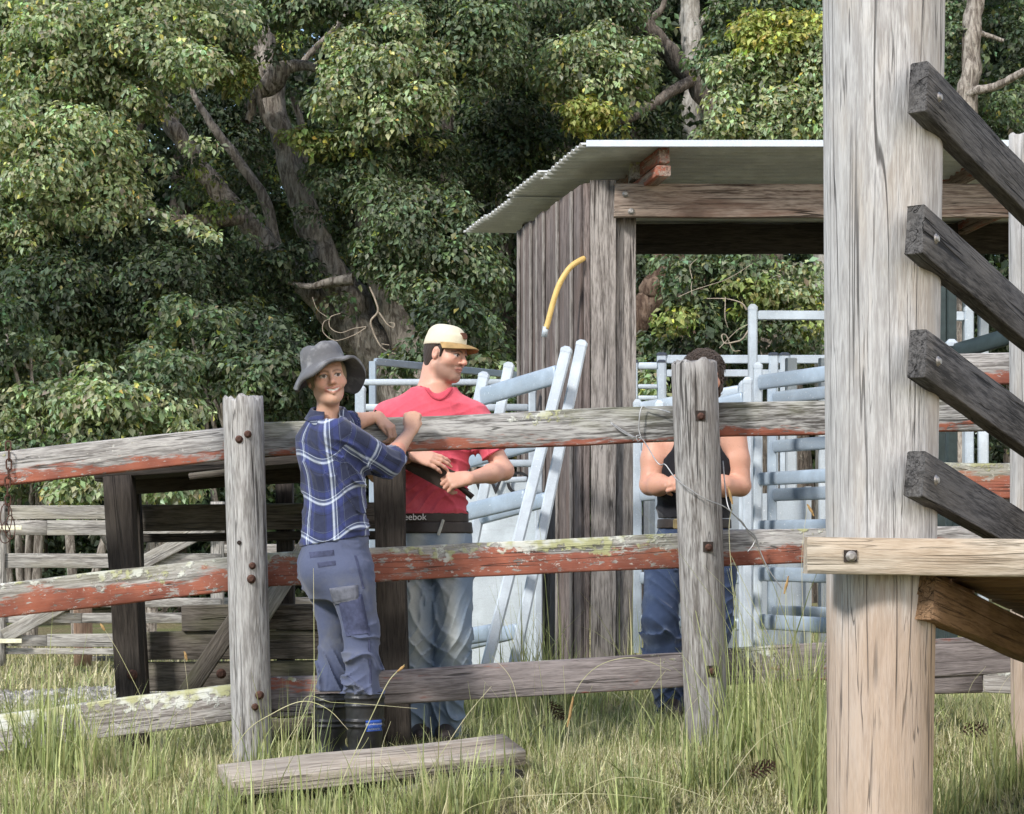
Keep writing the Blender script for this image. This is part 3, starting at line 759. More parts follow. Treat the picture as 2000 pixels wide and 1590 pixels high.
step = thing('step_plank', 'wide grey plank laid as a step in the grass at the woman\'s feet', 'plank', tuple(at(720, 1540, 7.75)))
timber('plank', at(440, 1524, 7.62), at(1004, 1464, 7.98), .27, .056, M['step'], step, up=(0.0, -.17, 1), rough=.006, bev=.006)
timber('bearer', at(430, 1575, 7.60), at(500, 1570, 7.85), .12, .075, M['darkgrey'], step)
timber('bearer', at(760, 1562, 7.60), at(1010, 1518, 7.85), .10, .07, M['darkgrey'], step)
# ------------------------------------------------------------------ trees
def leaf_mat(name, gloss=.58, trans=.30):
    g = G(name); c = g.attr('col')
    d = g.bsdf(c, gloss, spec=.34)
    tc = g.mix(1.0, c, (1.25, 1.35, .55), 'MULTIPLY')
    t = g.n('BsdfTranslucent', {'Color': tc}).outputs[0]
    return g.done(g.n('MixShader', {0: trans, 1: d, 2: t}).outputs[0])
M['leaf'] = leaf_mat('leaf')
def bark(name, dark, light, lich=.4, scale=1.0):
    g = G(name); co = g.coord('Object')
    n1 = g.noise(g.map(co, (9, 9, 2.2)), 2.2 * scale, 5, .7, .6); n2 = g.noise(co, 14, 4, .7)
    c = g.mix(g.ss(n1, .36, .66), dark, light)
    c = g.mix(g.m('MULTIPLY', g.ss(n2, .58, .68), lich), c, (.42, .42, .36))
    return g.done(g.bsdf(c, .92, normal=g.bump(n1, .9, .05), spec=.2))
M['bark'] = bark('grey_brown_bark', (.12, .10, .083), (.45, .405, .35))
M['barkd'] = bark('dark_bark', (.055, .046, .038), (.20, .17, .14), .3)
M['barkp'] = bark('pale_bark', (.26, .24, .21), (.50, .48, .44), .2)
M['barkr'] = bark('stringy_red_bark', (.065, .04, .028), (.21, .15, .11), .1)
M['twig'] = plain('bare_twig', (.32, .27, .21), .85, 0, .35, 30, .3)

GREENS = {'lit': ((.285, .335, .195), .24), 'mid': ((.132, .172, .098), .28), 'deep': ((.060, .084, .047), .32),  # lit, mid, deep and dark put sunlit and shaded foliage into leaf colour
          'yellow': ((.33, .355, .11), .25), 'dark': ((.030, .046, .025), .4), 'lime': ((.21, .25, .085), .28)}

def leaves(P, D, L, Wd, tone, N=None):
    """leaf blades: P base (n,3), D pointing dir (n,3), L length; returns V,F,C"""
    n = len(P); base, var = GREENS[tone]
    D = D / np.linalg.norm(D, axis=1, keepdims=True)
    rv = R.standard_normal((n, 3)); S = np.cross(D, rv); S /= np.linalg.norm(S, axis=1, keepdims=True) + 1e-9
    # prefer blades that lie flat rather than on edge
    S[:, 2] *= .45; S -= D * np.sum(S * D, 1, keepdims=True); S /= np.linalg.norm(S, axis=1, keepdims=True) + 1e-9
    if N is None:
        N = np.cross(S, D); N *= np.sign(N[:, 2:3] + 1e-6)
    else:
        S = np.cross(D, N); S /= np.linalg.norm(S, axis=1, keepdims=True) + 1e-9; N = np.cross(S, D)
    L = L[:, None]; Wd = Wd[:, None]
    b = P; tip = P + D * L - N * L * .10
    m1 = P + D * L * .45; l = m1 + S * Wd * .5 + N * Wd * .14; r = m1 - S * Wd * .5 + N * Wd * .14
    V = np.stack([b, l, tip, r], 1).reshape(-1, 3)
    i = np.arange(n) * 4
    Fq = np.concatenate([np.stack([i, i + 1, i + 2], -1), np.stack([i, i + 2, i + 3], -1)])
    C = np.array(base)[None] * np.exp(R.normal(0, var, (n, 1))) * np.exp(R.normal(0, .10, (n, 3)))
    yl = R.random(n) < .03; C[yl] = C[yl] * np.array([2.2, 1.7, .9])
    C = np.concatenate([np.clip(C, 0, .8), np.ones((n, 1))], 1)
    return V, Fq, np.repeat(C, 4, 0)

def clump(c, r, n, tone, size=.095, spray=14, hollow=.62):
    """a bough: sprays of leaves over an uneven ellipsoid"""
    c = np.array(c, float); r = np.array(r, float)
    ns = max(4, int(n / spray))
    d = R.standard_normal((ns, 3)); d /= np.linalg.norm(d, axis=1, keepdims=True)
    rad = hollow + (1 - hollow) * R.random((ns, 1)) ** .6
    lump = 1 + .28 * np.sin(d[:, :1] * 4.1 + c[0] * 7) * np.cos(d[:, 2:3] * 5.3 + c[2] * 5) + .12 * R.standard_normal((ns, 1))
    sp = c + d * r * rad * lump
    tw = d * np.array([1, 1, .35]) + np.array([0, 0, -.25]) + .45 * R.standard_normal((ns, 3))
    tw /= np.linalg.norm(tw, axis=1, keepdims=True)
    idx = np.repeat(np.arange(ns), spray); m = len(idx)
    s = R.random((m, 1)) * size * 3.2
    P = sp[idx] + tw[idx] * s + R.normal(0, size * .55, (m, 3))
    D = tw[idx] * .7 + R.normal(0, .62, (m, 3)) + np.array([0, 0, -.45])
    L = size * np.exp(R.normal(0, .22, m)); Wd = L * R.uniform(.48, .66, m)
    return leaves(P, D, L, Wd, tone)

def bough(c, r, tone, size=.075, dens=1.0):
    """a leafy bough: rounded leaf heads over an uneven ellipsoid, blades hanging like tiles from each head"""
    c = np.array(c, float); r = np.array(r, float); rm = float(r.mean())
    rs0 = np.clip(rm * .42, .10, .30)
    ns = max(4, int(3.0 * (r[0] * r[2] + r[0] * r[1] + r[1] * r[2]) / rs0 ** 2 * dens * .62))
    d = R.standard_normal((ns, 3)); d /= np.linalg.norm(d, axis=1, keepdims=True)
    d[:, 1] -= .25; d[:, 2] += .15; d /= np.linalg.norm(d, axis=1, keepdims=True)
    lump = 1 + .22 * np.sin(d[:, :1] * 4.1 + c[0] * 7) * np.cos(d[:, 2:3] * 5.3 + c[2] * 5) + .16 * R.standard_normal((ns, 1))
    sc = c + d * r * lump * (.55 + .45 * R.random((ns, 1)) ** .5); rs = rs0 * R.uniform(.55, 1.25, ns)
    m = np.maximum(12, (2 * np.pi * rs ** 2 / (size * size * .30) * 1.15 * dens)).astype(int)
    idx = np.repeat(np.arange(ns), m); n = len(idx)
    q = R.standard_normal((n, 3)); q /= np.linalg.norm(q, axis=1, keepdims=True)
    q += d[idx] * .35 + np.array([0, 0, .30]); q /= np.linalg.norm(q, axis=1, keepdims=True)
    P = sc[idx] + q * rs[idx][:, None] * np.array([1.15, 1.15, .8]) * (1 + .20 * R.standard_normal((n, 1)))
    N = q * .9 + np.array([0, 0, .45]) + .42 * R.standard_normal((n, 3)); N /= np.linalg.norm(N, axis=1, keepdims=True)
    D = np.array([0, 0, -.8]) + q * np.array([.8, .8, .1]) + .5 * R.standard_normal((n, 3)); D -= N * np.sum(D * N, 1, keepdims=True); D /= np.linalg.norm(D, axis=1, keepdims=True) + 1e-9
    L = size * np.exp(R.normal(0, .24, n)); Wd = L * R.uniform(.50, .70, n)
    V, Fq, C = leaves(P, D, L, Wd, tone, N)
    hv = np.repeat(np.exp(R.normal(0, .16, ns))[idx], 4)[:, None]; C[:, :3] = np.clip(C[:, :3] * hv, 0, .8)
    return V, Fq, C

def merge_leaves(parts):
    Vs, Fs, Cs, o = [], [], [], 0
    for V, Fq, C in parts:
        Vs.append(V); Fs.append(Fq + o); Cs.append(C); o += len(V)
    return np.concatenate(Vs), np.concatenate(Fs), np.concatenate(Cs)

def limb_mesh(limbs, k=10):
    """limbs: lists of (point, radius) joined in one bark mesh"""
    Vs, Fs, o = [], [], 0
    for pts in limbs:
        P = np.array([(*p, r) for p, r in pts]); n = max(6, len(P) * 6)
        Q = smooth_path(P, n)
        q = Q[:, :3] + np.stack([[.35 * r * lnoise(i * .45, s + len(pts)) for i in range(n)] for s, r in ((1, Q[:, 3].mean()), (2, Q[:, 3].mean()), (3, 0))], -1)
        rad = np.maximum(Q[:, 3], .0006) * (1 + .12 * np.array([lnoise(i * .8, 7 + len(pts)) for i in range(n)]))
        me = None
        rings = []; prev = None
        for i in range(n):
            t = Vector(q[min(i + 1, n - 1)] - q[max(i - 1, 0)]).normalized()
            u = t.cross(Vector((.1, 1, .1))) if prev is None else prev - t * prev.dot(t)
            u.normalize(); prev = u; v = t.cross(u); p = Vector(q[i])
            rings.append([tuple(p + (u * math.cos(2 * math.pi * j / k) + v * math.sin(2 * math.pi * j / k)) * rad[i] * (1 + .1 * math.sin(3 * j + i * .3))) for j in range(k)])
        V = np.array(rings).reshape(-1, 3)
        i, j = np.meshgrid(np.arange(n - 1), np.arange(k), indexing='ij'); a = (i * k + j).ravel(); b = (i * k + (j + 1) % k).ravel()
        Vs.append(V); Fs.append(np.stack([a, b, b + k, a + k], -1) + o); o += len(V)
    return np.concatenate(Vs), np.concatenate(Fs)

def px_limb(pts, Y, dY=0.0):
    """limb from (px, py, radius px) points at Y, leaning dY over its length"""
    n = len(pts); out = []
    for i, (x, y, r) in enumerate(pts):
        Yi = Y + dY * i / max(1, n - 1); out.append((at(x, y, Yi), r * Yi / F))
    return out

def px_clump(x, y, rx, ry, Y, tone, dens=1.0, size=.065, depth=None):
    s = Y / F; r = (rx * s, depth or (rx + ry) * .5 * s, ry * s)
    return bough(at(x, y, Y), r, tone, size, dens * .8)

def tree(name, label, limbs, clumps, barkm='bark', group=None, base=None):
    V, Fq = limb_mesh(limbs)
    b = base or limbs[0][0][0]
    t = thing(name, label, 'tree' if 'shrub' not in name else 'shrub', (b[0], b[1], float(gz(b[0], b[1]))), group)
    link('trunk', mesh_np('trunk', V, Fq), M[barkm], t)
    if clumps:
        V, Fq, C = merge_leaves(clumps)
        link('crown', mesh_np('crown', V, Fq, False, {'col': ('FLOAT_COLOR', C)}), M['leaf'], t)
    return t

def gbase(px, Y):
    p = at(px, 1080, Y); return (Vector((p.x, p.y, float(gz(p.x, p.y)) - .1)))

TG = 'trees at the edge of the wood'
# 1 the leaning tree with several stems behind the people
Y1 = 24.0
b1 = (gbase(850, Y1), .36)
limbs = [
    [b1] + px_limb([(800, 800, 50), (735, 690, 42), (690, 602, 35), (640, 512, 29), (602, 432, 26), (572, 335, 25), (545, 245, 23), (530, 165, 22), (512, 60, 19), (500, -60, 18), (470, -240, 12)], Y1),
    [b1] + px_limb([(770, 760, 45), (690, 660, 34), (630, 590, 27), (540, 500, 23), (470, 420, 21), (400, 340, 19), (345, 255, 17), (305, 190, 13), (280, 120, 8)], Y1 + .3),
    [b1] + px_limb([(820, 760, 36), (775, 640, 28), (740, 560, 21), (722, 490, 18), (700, 400, 10)], Y1 - .2),
    px_limb([(470, 425, 14), (400, 432, 14), (330, 430, 13), (285, 412, 11), (245, 390, 8), (190, 380, 4)], Y1 - .1, -1.2),
    px_limb([(545, 135, 15), (590, 128, 10), (630, 138, 8), (650, 162, 5), (668, 178, 3)], Y1 - .3, -.4),
    px_limb([(545, 130, 22), (530, 165, 20), (505, 182, 14), (492, 205, 9), (485, 238, 6)], Y1 - .4),
    px_limb([(585, 130, 6), (615, 95, 6), (650, 60, 5), (680, 20, 4)], Y1),
    px_limb([(545, 110, 14), (500, 100, 11), (470, 95, 9), (430, 50, 6)], Y1),
    px_limb([(690, 545, 12), (640, 552, 9), (605, 560, 6), (560, 552, 4)], Y1 - .6),
    px_limb([(500, 170, 6), (520, 240, 6), (550, 262, 5), (600, 268, 3)], Y1 - .5),
    px_limb([(300, 200, 8), (230, 195, 6), (170, 225, 4)], Y1),
    px_limb([(560, 560, 12), (520, 400, 11), (490, 350, 10), (440, 280, 9), (400, 222, 7), (370, 170, 5)], Y1 + .5),
    px_limb([(640, 470, 9), (600, 360, 8), (590, 250, 7), (570, 190, 5)], Y1 + .4),
    px_limb([(300, 190, 8), (272, 250, 6), (255, 300, 4)], Y1),
]
cl = []
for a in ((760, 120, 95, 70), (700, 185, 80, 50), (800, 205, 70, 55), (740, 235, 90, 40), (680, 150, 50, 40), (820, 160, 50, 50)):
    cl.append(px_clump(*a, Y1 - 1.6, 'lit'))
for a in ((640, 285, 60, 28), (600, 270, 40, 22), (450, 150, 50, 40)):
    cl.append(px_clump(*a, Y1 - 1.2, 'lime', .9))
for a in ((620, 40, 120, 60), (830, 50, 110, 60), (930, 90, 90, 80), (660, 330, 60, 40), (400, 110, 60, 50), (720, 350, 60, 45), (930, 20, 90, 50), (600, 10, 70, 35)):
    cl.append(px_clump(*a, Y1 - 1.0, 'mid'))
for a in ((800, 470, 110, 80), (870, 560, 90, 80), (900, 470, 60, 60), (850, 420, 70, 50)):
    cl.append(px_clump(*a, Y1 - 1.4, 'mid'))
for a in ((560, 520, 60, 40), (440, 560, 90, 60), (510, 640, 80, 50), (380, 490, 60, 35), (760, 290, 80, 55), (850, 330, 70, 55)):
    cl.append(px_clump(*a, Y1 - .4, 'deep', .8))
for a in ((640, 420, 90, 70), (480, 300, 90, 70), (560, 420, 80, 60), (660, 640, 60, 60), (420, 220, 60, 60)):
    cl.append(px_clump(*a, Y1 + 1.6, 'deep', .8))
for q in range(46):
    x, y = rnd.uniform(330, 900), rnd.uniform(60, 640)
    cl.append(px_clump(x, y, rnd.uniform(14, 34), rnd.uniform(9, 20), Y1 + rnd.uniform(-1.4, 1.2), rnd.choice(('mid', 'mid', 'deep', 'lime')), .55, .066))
tree('leaning_tree', 'leaning rough barked tree with several stems behind the two nearest people', limbs, cl, 'bark', TG)
# 2 bright tree on the left
Y2 = 23.0
limbs = [[(gbase(-260, Y2), .4)] + px_limb([(-230, 700, 50), (-160, 400, 40), (-60, 200, 30), (60, 60, 20), (160, -60, 12)], Y2),
         px_limb([(-160, 420, 25), (-40, 380, 16), (80, 330, 9), (170, 300, 5)], Y2), px_limb([(-60, 200, 20), (100, 170, 12), (240, 120, 7), (330, 80, 4)], Y2)]
cl = []
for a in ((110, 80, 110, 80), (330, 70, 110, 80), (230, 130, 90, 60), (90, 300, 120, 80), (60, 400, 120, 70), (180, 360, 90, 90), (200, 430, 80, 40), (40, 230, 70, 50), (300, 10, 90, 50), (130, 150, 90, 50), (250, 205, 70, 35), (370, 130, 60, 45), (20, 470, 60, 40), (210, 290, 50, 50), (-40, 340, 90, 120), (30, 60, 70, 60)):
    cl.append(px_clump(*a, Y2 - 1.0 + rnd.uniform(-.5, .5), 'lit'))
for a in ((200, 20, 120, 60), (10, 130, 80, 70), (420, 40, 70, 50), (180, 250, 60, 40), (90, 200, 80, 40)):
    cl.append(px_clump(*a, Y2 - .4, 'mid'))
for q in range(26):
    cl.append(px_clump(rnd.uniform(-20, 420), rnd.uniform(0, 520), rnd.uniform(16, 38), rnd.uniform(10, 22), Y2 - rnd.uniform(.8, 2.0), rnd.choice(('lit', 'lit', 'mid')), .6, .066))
tree('pale_leaved_tree', 'tree with pale sunlit leaves filling the upper left corner', limbs, cl, 'bark', TG)
# 3 trees above the shed
Y3 = 25.0
limbs = [[(gbase(1560, Y3), .35)] + px_limb([(1480, 420, 36), (1400, 230, 26), (1358, 160, 22), (1300, 95, 18), (1262, 45, 15), (1245, 0, 12), (1200, -90, 8)], Y3),
         px_limb([(1362, 150, 12), (1310, 180, 10), (1262, 214, 9), (1225, 235, 6), (1180, 240, 3)], Y3, -1.0),
         px_limb([(1262, 45, 7), (1290, 20, 6), (1300, -10, 5)], Y3), px_limb([(1262, 48, 7), (1210, 32, 6), (1130, 40, 4)], Y3)]
cl = []
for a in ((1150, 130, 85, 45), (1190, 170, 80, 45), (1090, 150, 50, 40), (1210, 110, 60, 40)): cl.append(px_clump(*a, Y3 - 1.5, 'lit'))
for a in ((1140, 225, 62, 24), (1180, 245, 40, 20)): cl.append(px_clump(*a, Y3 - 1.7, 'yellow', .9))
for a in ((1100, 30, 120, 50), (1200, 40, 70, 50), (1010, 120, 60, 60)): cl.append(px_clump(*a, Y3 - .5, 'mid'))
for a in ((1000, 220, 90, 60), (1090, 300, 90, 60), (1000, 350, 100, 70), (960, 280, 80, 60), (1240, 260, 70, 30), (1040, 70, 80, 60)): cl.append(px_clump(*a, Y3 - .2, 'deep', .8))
tree('crooked_tree', 'dark crooked tree with a pale side branch above the shed roof', limbs, cl, 'barkd', TG)
limbs = [[(gbase(1640, 23), .25)] + px_limb([(1610, 500, 22), (1560, 260, 16), (1520, 170, 11), (1512, 115, 8), (1490, 60, 5)], 23), px_limb([(1545, 205, 7), (1580, 160, 5), (1610, 120, 3)], 23)]
cl = []
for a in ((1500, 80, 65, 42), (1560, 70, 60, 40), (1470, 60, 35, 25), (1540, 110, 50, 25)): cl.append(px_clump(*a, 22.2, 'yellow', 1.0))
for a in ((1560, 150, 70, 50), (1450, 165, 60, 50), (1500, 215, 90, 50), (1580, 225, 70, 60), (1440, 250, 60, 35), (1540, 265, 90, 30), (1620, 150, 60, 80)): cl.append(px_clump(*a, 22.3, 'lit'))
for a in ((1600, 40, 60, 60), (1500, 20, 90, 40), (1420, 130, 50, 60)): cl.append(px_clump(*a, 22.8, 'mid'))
tree('yellow_leaved_tree', 'yellow green tree with a thin pale stem above the shed beside the pole', limbs, cl, 'barkp', TG)
limbs = [[(gbase(1352, 26.3), .25)] + px_limb([(1352, 700, 26), (1352, 300, 23), (1354, 120, 21), (1347, 0, 19), (1340, -160, 16)], 26.3), px_limb([(1350, 60, 8), (1390, 20, 7), (1410, -30, 5)], 26.3)]
cl = [px_clump(*a, 26.6, 'deep', .7) for a in ((1430, 40, 70, 60), (1290, -40, 90, 60), (1400, -120, 150, 60), (1260, 150, 50, 60))]
tree('white_gum', 'pale straight gum trunk rising behind the shed roof', limbs, cl, 'barkp', TG)
# far right
limbs = [[(gbase(1860, 24), .24)] + px_limb([(1872, 420, 24), (1885, 220, 21), (1895, 110, 18), (1905, 0, 17), (1915, -120, 14)], 24),
         px_limb([(1880, 192, 10), (1905, 178, 9), (1945, 168, 8), (1990, 145, 7), (2040, 120, 5)], 24, -.5), px_limb([(1900, 60, 6), (1930, 70, 5), (1960, 80, 4)], 24)]
cl = [px_clump(*a, 24.5, t, .8) for *a, t in ((1970, 90, 40, 60, 'deep'), (1960, 230, 60, 50, 'mid'), (1850, 80, 30, 90, 'mid'), (1990, 30, 25, 40, 'mid'), (1860, 180, 30, 60, 'deep'), (1930, 280, 60, 40, 'deep'))]
tree('brown_trunked_tree', 'tall brown trunk with a pale bent branch at the upper right corner', limbs, cl, 'bark', TG)
# behind the shed opening
limbs = [[(gbase(1352, 20), .3)] + px_limb([(1352, 780, 36), (1350, 690, 33), (1352, 600, 31), (1350, 520, 28), (1345, 440, 22), (1342, 360, 8)], 20)]
cl = [px_clump(*a, 19.0, t) for *a, t in ((1340, 560, 55, 35, 'mid'), (1325, 620, 40, 25, 'lime'), (1370, 615, 40, 20, 'mid'), (1460, 580, 60, 35, 'lime'), (1540, 555, 60, 40, 'lit'), (1580, 620, 40, 40, 'lime'), (1400, 530, 60, 25, 'mid'), (1520, 640, 70, 30, 'mid'), (1310, 520, 40, 20, 'mid'), (1450, 520, 60, 25, 'mid'), (1400, 660, 50, 25, 'deep'))]
tree('stringybark_tree', 'brown stringy trunk with leafy sprays seen through the open shed', limbs, cl, 'barkr', TG)
limbs = [[(gbase(1205, 21), .28)] + px_limb([(1215, 700, 30), (1238, 635, 28), (1268, 585, 25), (1287, 535, 23), (1300, 470, 20), (1290, 350, 15)], 21)]
tree('curved_tree', 'curved dark trunk just right of the shed corner post', limbs, [px_clump(*a, 21.5, 'deep', .8) for a in ((1250, 540, 40, 40), (1280, 420, 90, 50))], 'barkr', TG)
# low leafy shrubs
def shrub(label, px, Y, cls, name='leafy_shrub'):
    b = gbase(px, Y)
    limbs = []
    for q in range(5):
        a = rnd.choice(cls); e = at(a[0] + rnd.uniform(-20, 20), a[1], Y)
        limbs.append([(b, .05), (b.lerp(e, .5) + Vector((rnd.uniform(-.2, .2), 0, .1)), .03), (e, .012)])
    tree(name, label, limbs, [px_clump(*a[:4], Y + rnd.uniform(-.5, .4), a[4], 1.0, .068) for a in cls], 'bark', 'leafy shrubs along the wood')
shrub('bright leafy shrub behind the top rail at the far left', 60, 19.5, [(40, 850, 70, 50, 'lit'), (20, 750, 70, 60, 'mid'), (90, 790, 60, 50, 'lit'), (60, 700, 70, 40, 'mid'), (10, 640, 60, 50, 'deep'), (40, 920, 80, 60, 'mid')])
shrub('pale leafy shrub rising above the rail left of the first post', 290, 19.0, [(230, 790, 80, 55, 'lit'), (300, 740, 70, 50, 'mid'), (320, 820, 70, 50, 'lit'), (160, 800, 50, 50, 'lit'), (260, 860, 100, 50, 'lit'), (180, 880, 60, 50, 'mid'), (330, 960, 80, 40, 'lit'), (150, 960, 50, 40, 'lit')])
shrub('mid green shrub between the first post and the woman\'s hat', 500, 19.8, [(420, 720, 80, 60, 'mid'), (500, 740, 70, 60, 'mid'), (560, 700, 50, 60, 'deep'), (470, 660, 80, 50, 'deep'), (540, 800, 60, 60, 'deep'), (380, 660, 80, 60, 'mid')])
shrub('leafy shrub behind the man in the cap', 920, 18.5, [(930, 660, 50, 40, 'mid'), (900, 720, 50, 40, 'mid'), (950, 720, 40, 30, 'lit'), (830, 690, 40, 40, 'mid'), (780, 730, 30, 30, 'mid'), (880, 620, 60, 40, 'deep'), (970, 800, 40, 40, 'mid')])
shrub('leafy shrub behind the galvanised panels by the shed post', 1290, 19.6, [(1260, 700, 40, 40, 'mid'), (1310, 680, 40, 30, 'deep'), (1420, 690, 50, 30, 'deep'), (1270, 770, 30, 30, 'lit'), (1560, 680, 50, 30, 'mid'), (1480, 740, 60, 30, 'deep')])
shrub('dark bushy shrub in the shade at the left edge', 150, 22.0, [(120, 580, 130, 60, 'deep'), (250, 600, 120, 60, 'deep'), (330, 540, 90, 60, 'deep'), (60, 520, 80, 50, 'deep'), (200, 680, 120, 60, 'mid'), (360, 640, 90, 60, 'deep'), (20, 600, 60, 50, 'dark'), (300, 480, 100, 40, 'deep'), (110, 660, 90, 40, 'mid')])

# bare vines and twigs in front of the leaning tree
def twigs(name, label, strands, Y, r=1.6):
    V, Fq = limb_mesh([[(at(x, y, Y + .02 * i), rr * .5 * Y / F) for i, (x, y, rr) in enumerate(s)] for s in strands], 6)
    tag(link(name, mesh_np(name, V, Fq), M['twig']), label, 'vine')
twigs('dead_vine', 'pale looping dead vine hanging in front of the leaning trunk', [
    [(722, 560, 3), (738, 605, 4), (725, 625, 4), (726, 640, 4), (738, 668, 3.5), (750, 682, 3), (775, 692, 2.5), (795, 690, 1.5)],
    [(715, 638, 2), (690, 642, 1.6), (665, 650, 1.5), (645, 640, 1.4), (645, 620, 1.4), (665, 612, 1.2)],
    [(715, 640, 2), (690, 655, 1.6), (655, 665, 1.5), (632, 650, 1.4), (632, 630, 1.4), (645, 622, 1.2)],
    [(740, 610, 3), (755, 632, 2.5), (768, 640, 2), (770, 632, 2), (760, 630, 1.5)], [(745, 672, 2), (760, 674, 2)], [(640, 620, 1.2), (620, 605, 1.2), (610, 580, 1)]], 22.0)
twigs('curled_vine', 'pale curled dead vine hanging between the shed posts', [
    [(1465, 640, 3), (1450, 662, 3.5), (1435, 668, 3), (1415, 670, 2.5), (1410, 655, 2.5), (1418, 655, 2.5), (1425, 670, 2.5), (1432, 685, 2.2), (1446, 685, 1.6)],
    [(1417, 580, 2), (1416, 620, 2), (1422, 640, 1.5)], [(1380, 583, 1.5), (1420, 584, 2), (1448, 592, 3), (1458, 605, 4)], [(1325, 580, 1.2), (1360, 565, 1.2), (1420, 545, 1.5), (1470, 515, 1.2)],
    [(1352, 545, 1.5), (1348, 520, 1.4), (1362, 505, 1.2)], [(1352, 575, 1.5), (1350, 560, 1.5), (1352, 550, 1.2)], [(1465, 632, 1.5), (1440, 645, 1.5), (1405, 680, 1.5)]], 18.6)

# the wood behind: one mass
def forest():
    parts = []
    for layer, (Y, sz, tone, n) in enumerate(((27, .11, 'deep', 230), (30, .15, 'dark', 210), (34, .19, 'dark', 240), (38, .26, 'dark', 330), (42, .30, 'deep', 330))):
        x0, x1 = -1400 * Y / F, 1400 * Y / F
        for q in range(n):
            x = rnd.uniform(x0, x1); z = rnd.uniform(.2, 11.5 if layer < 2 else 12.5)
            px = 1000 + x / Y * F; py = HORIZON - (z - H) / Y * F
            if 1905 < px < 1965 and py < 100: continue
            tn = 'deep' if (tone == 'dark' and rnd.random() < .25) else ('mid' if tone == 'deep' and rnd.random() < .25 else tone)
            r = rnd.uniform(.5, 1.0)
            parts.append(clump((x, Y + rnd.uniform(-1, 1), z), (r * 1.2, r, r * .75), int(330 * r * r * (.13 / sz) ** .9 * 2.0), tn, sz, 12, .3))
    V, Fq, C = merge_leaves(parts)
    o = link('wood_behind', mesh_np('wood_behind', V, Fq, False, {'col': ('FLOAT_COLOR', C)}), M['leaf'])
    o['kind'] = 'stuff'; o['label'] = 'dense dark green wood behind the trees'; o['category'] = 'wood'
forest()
for q in range(9):
    px = (60, 330, 470, 905, 985, 1090, 1215, 1620, 1990)[q]; Y = rnd.uniform(26, 30)
    lean = rnd.uniform(-60, 60)
    V, Fq = limb_mesh([[(gbase(px, Y), .22)] + px_limb([(px + lean * .3, 600, 24), (px + lean * .7, 250, 19), (px + lean, -150, 13)], Y)])
    nm = ('far left edge', 'left of the leaning tree, farther back', 'between the two leaning stems', 'right of the man in the cap', 'just left of the shed roof', 'right above the shed roof corner', 'behind the shed post', 'behind the pale ramp pole', 'at the right edge')[q]
    t = thing('forest_trunk', 'dim shaded tree trunk deep in the wood, ' + nm, 'tree', tuple(gbase(px, Y)), 'dim trunks in the wood')
    link('trunk', mesh_np('trunk', V, Fq), M['barkd'], t)
# ------------------------------------------------------------------ grass
def blades(n, xr, yr, hgt, wid, tone, bend=.5, mask=None, seedhead=0.0, clumpy=.6, nseg=3):
    xs = R.uniform(*xr, n); ys = R.uniform(*yr, n)
    if clumpy > 0:
        f = .5 + .5 * np.sin(xs * 5.3 + 1.3 * np.sin(ys * 4.1)) * np.sin(ys * 6.1 + 1.7 * np.cos(xs * 3.7))
        keep = R.random(n) < (1 - clumpy + clumpy * f); xs, ys = xs[keep], ys[keep]
    if mask is not None:
        k = mask(xs, ys); xs, ys = xs[k], ys[k]
    n = len(xs); zs = gz(xs, ys) - .01
    h = hgt * np.exp(R.normal(0, .33, n)); w_ = wid * np.exp(R.normal(0, .25, n))
    az = R.uniform(0, 2 * np.pi, n); lean = np.abs(R.normal(0, bend, n))
    dx, dy = np.cos(az), np.sin(az)
    az2 = az + np.pi / 2 + R.normal(0, .5, n); sx, sy = np.cos(az2), np.sin(az2)
    V = []
    for s in range(nseg + 1):
        t = s / nseg
        off = h * lean * t ** 1.8 * .8; zz = zs + h * t * np.sqrt(np.clip(1 - (lean * .55 * t) ** 2, .15, 1))
        ww = w_ * (1 - t ** 1.6) * .5 + .0003
        cx, cy = xs + dx * off, ys + dy * off
        V.append(np.stack([cx - sx * ww, cy - sy * ww, zz], -1)); V.append(np.stack([cx + sx * ww, cy + sy * ww, zz], -1))
    V = np.stack(V, 1); k = V.shape[1]
    i = (np.arange(n) * k)[:, None]
    Fq = np.concatenate([np.stack([i[:, 0] + 2 * s, i[:, 0] + 2 * s + 1, i[:, 0] + 2 * s + 3, i[:, 0] + 2 * s + 2], -1) for s in range(nseg)])
    base = np.array(tone)[R.integers(0, len(tone), n)]
    C = base * np.exp(R.normal(0, .22, (n, 1))); C = np.concatenate([C, np.ones((n, 1))], 1)
    return V.reshape(-1, 3), Fq, np.repeat(C, k, 0)
GRN = [(.26, .305, .12), (.33, .37, .155), (.20, .24, .10), (.42, .44, .21), (.33, .335, .16)]
DRY = [(.54, .48, .30), (.44, .39, .22), (.62, .56, .38), (.40, .37, .19)]
MIX = GRN + [(.52, .48, .29), (.42, .40, .22), (.58, .54, .36)]
def not_step(x, y): return ~((x > -1.1) & (x < .02) & (y > 7.42 + .05 * x) & (y < 8.08)) & ~((x > -1.05) & (x < .05) & (y > 6.9) & (y < 8.6) & (R.random(len(x)) < .6))
def gravel_zone(x, y): return (y > 12.2) & (y < 14.6) & (x < -1.9)
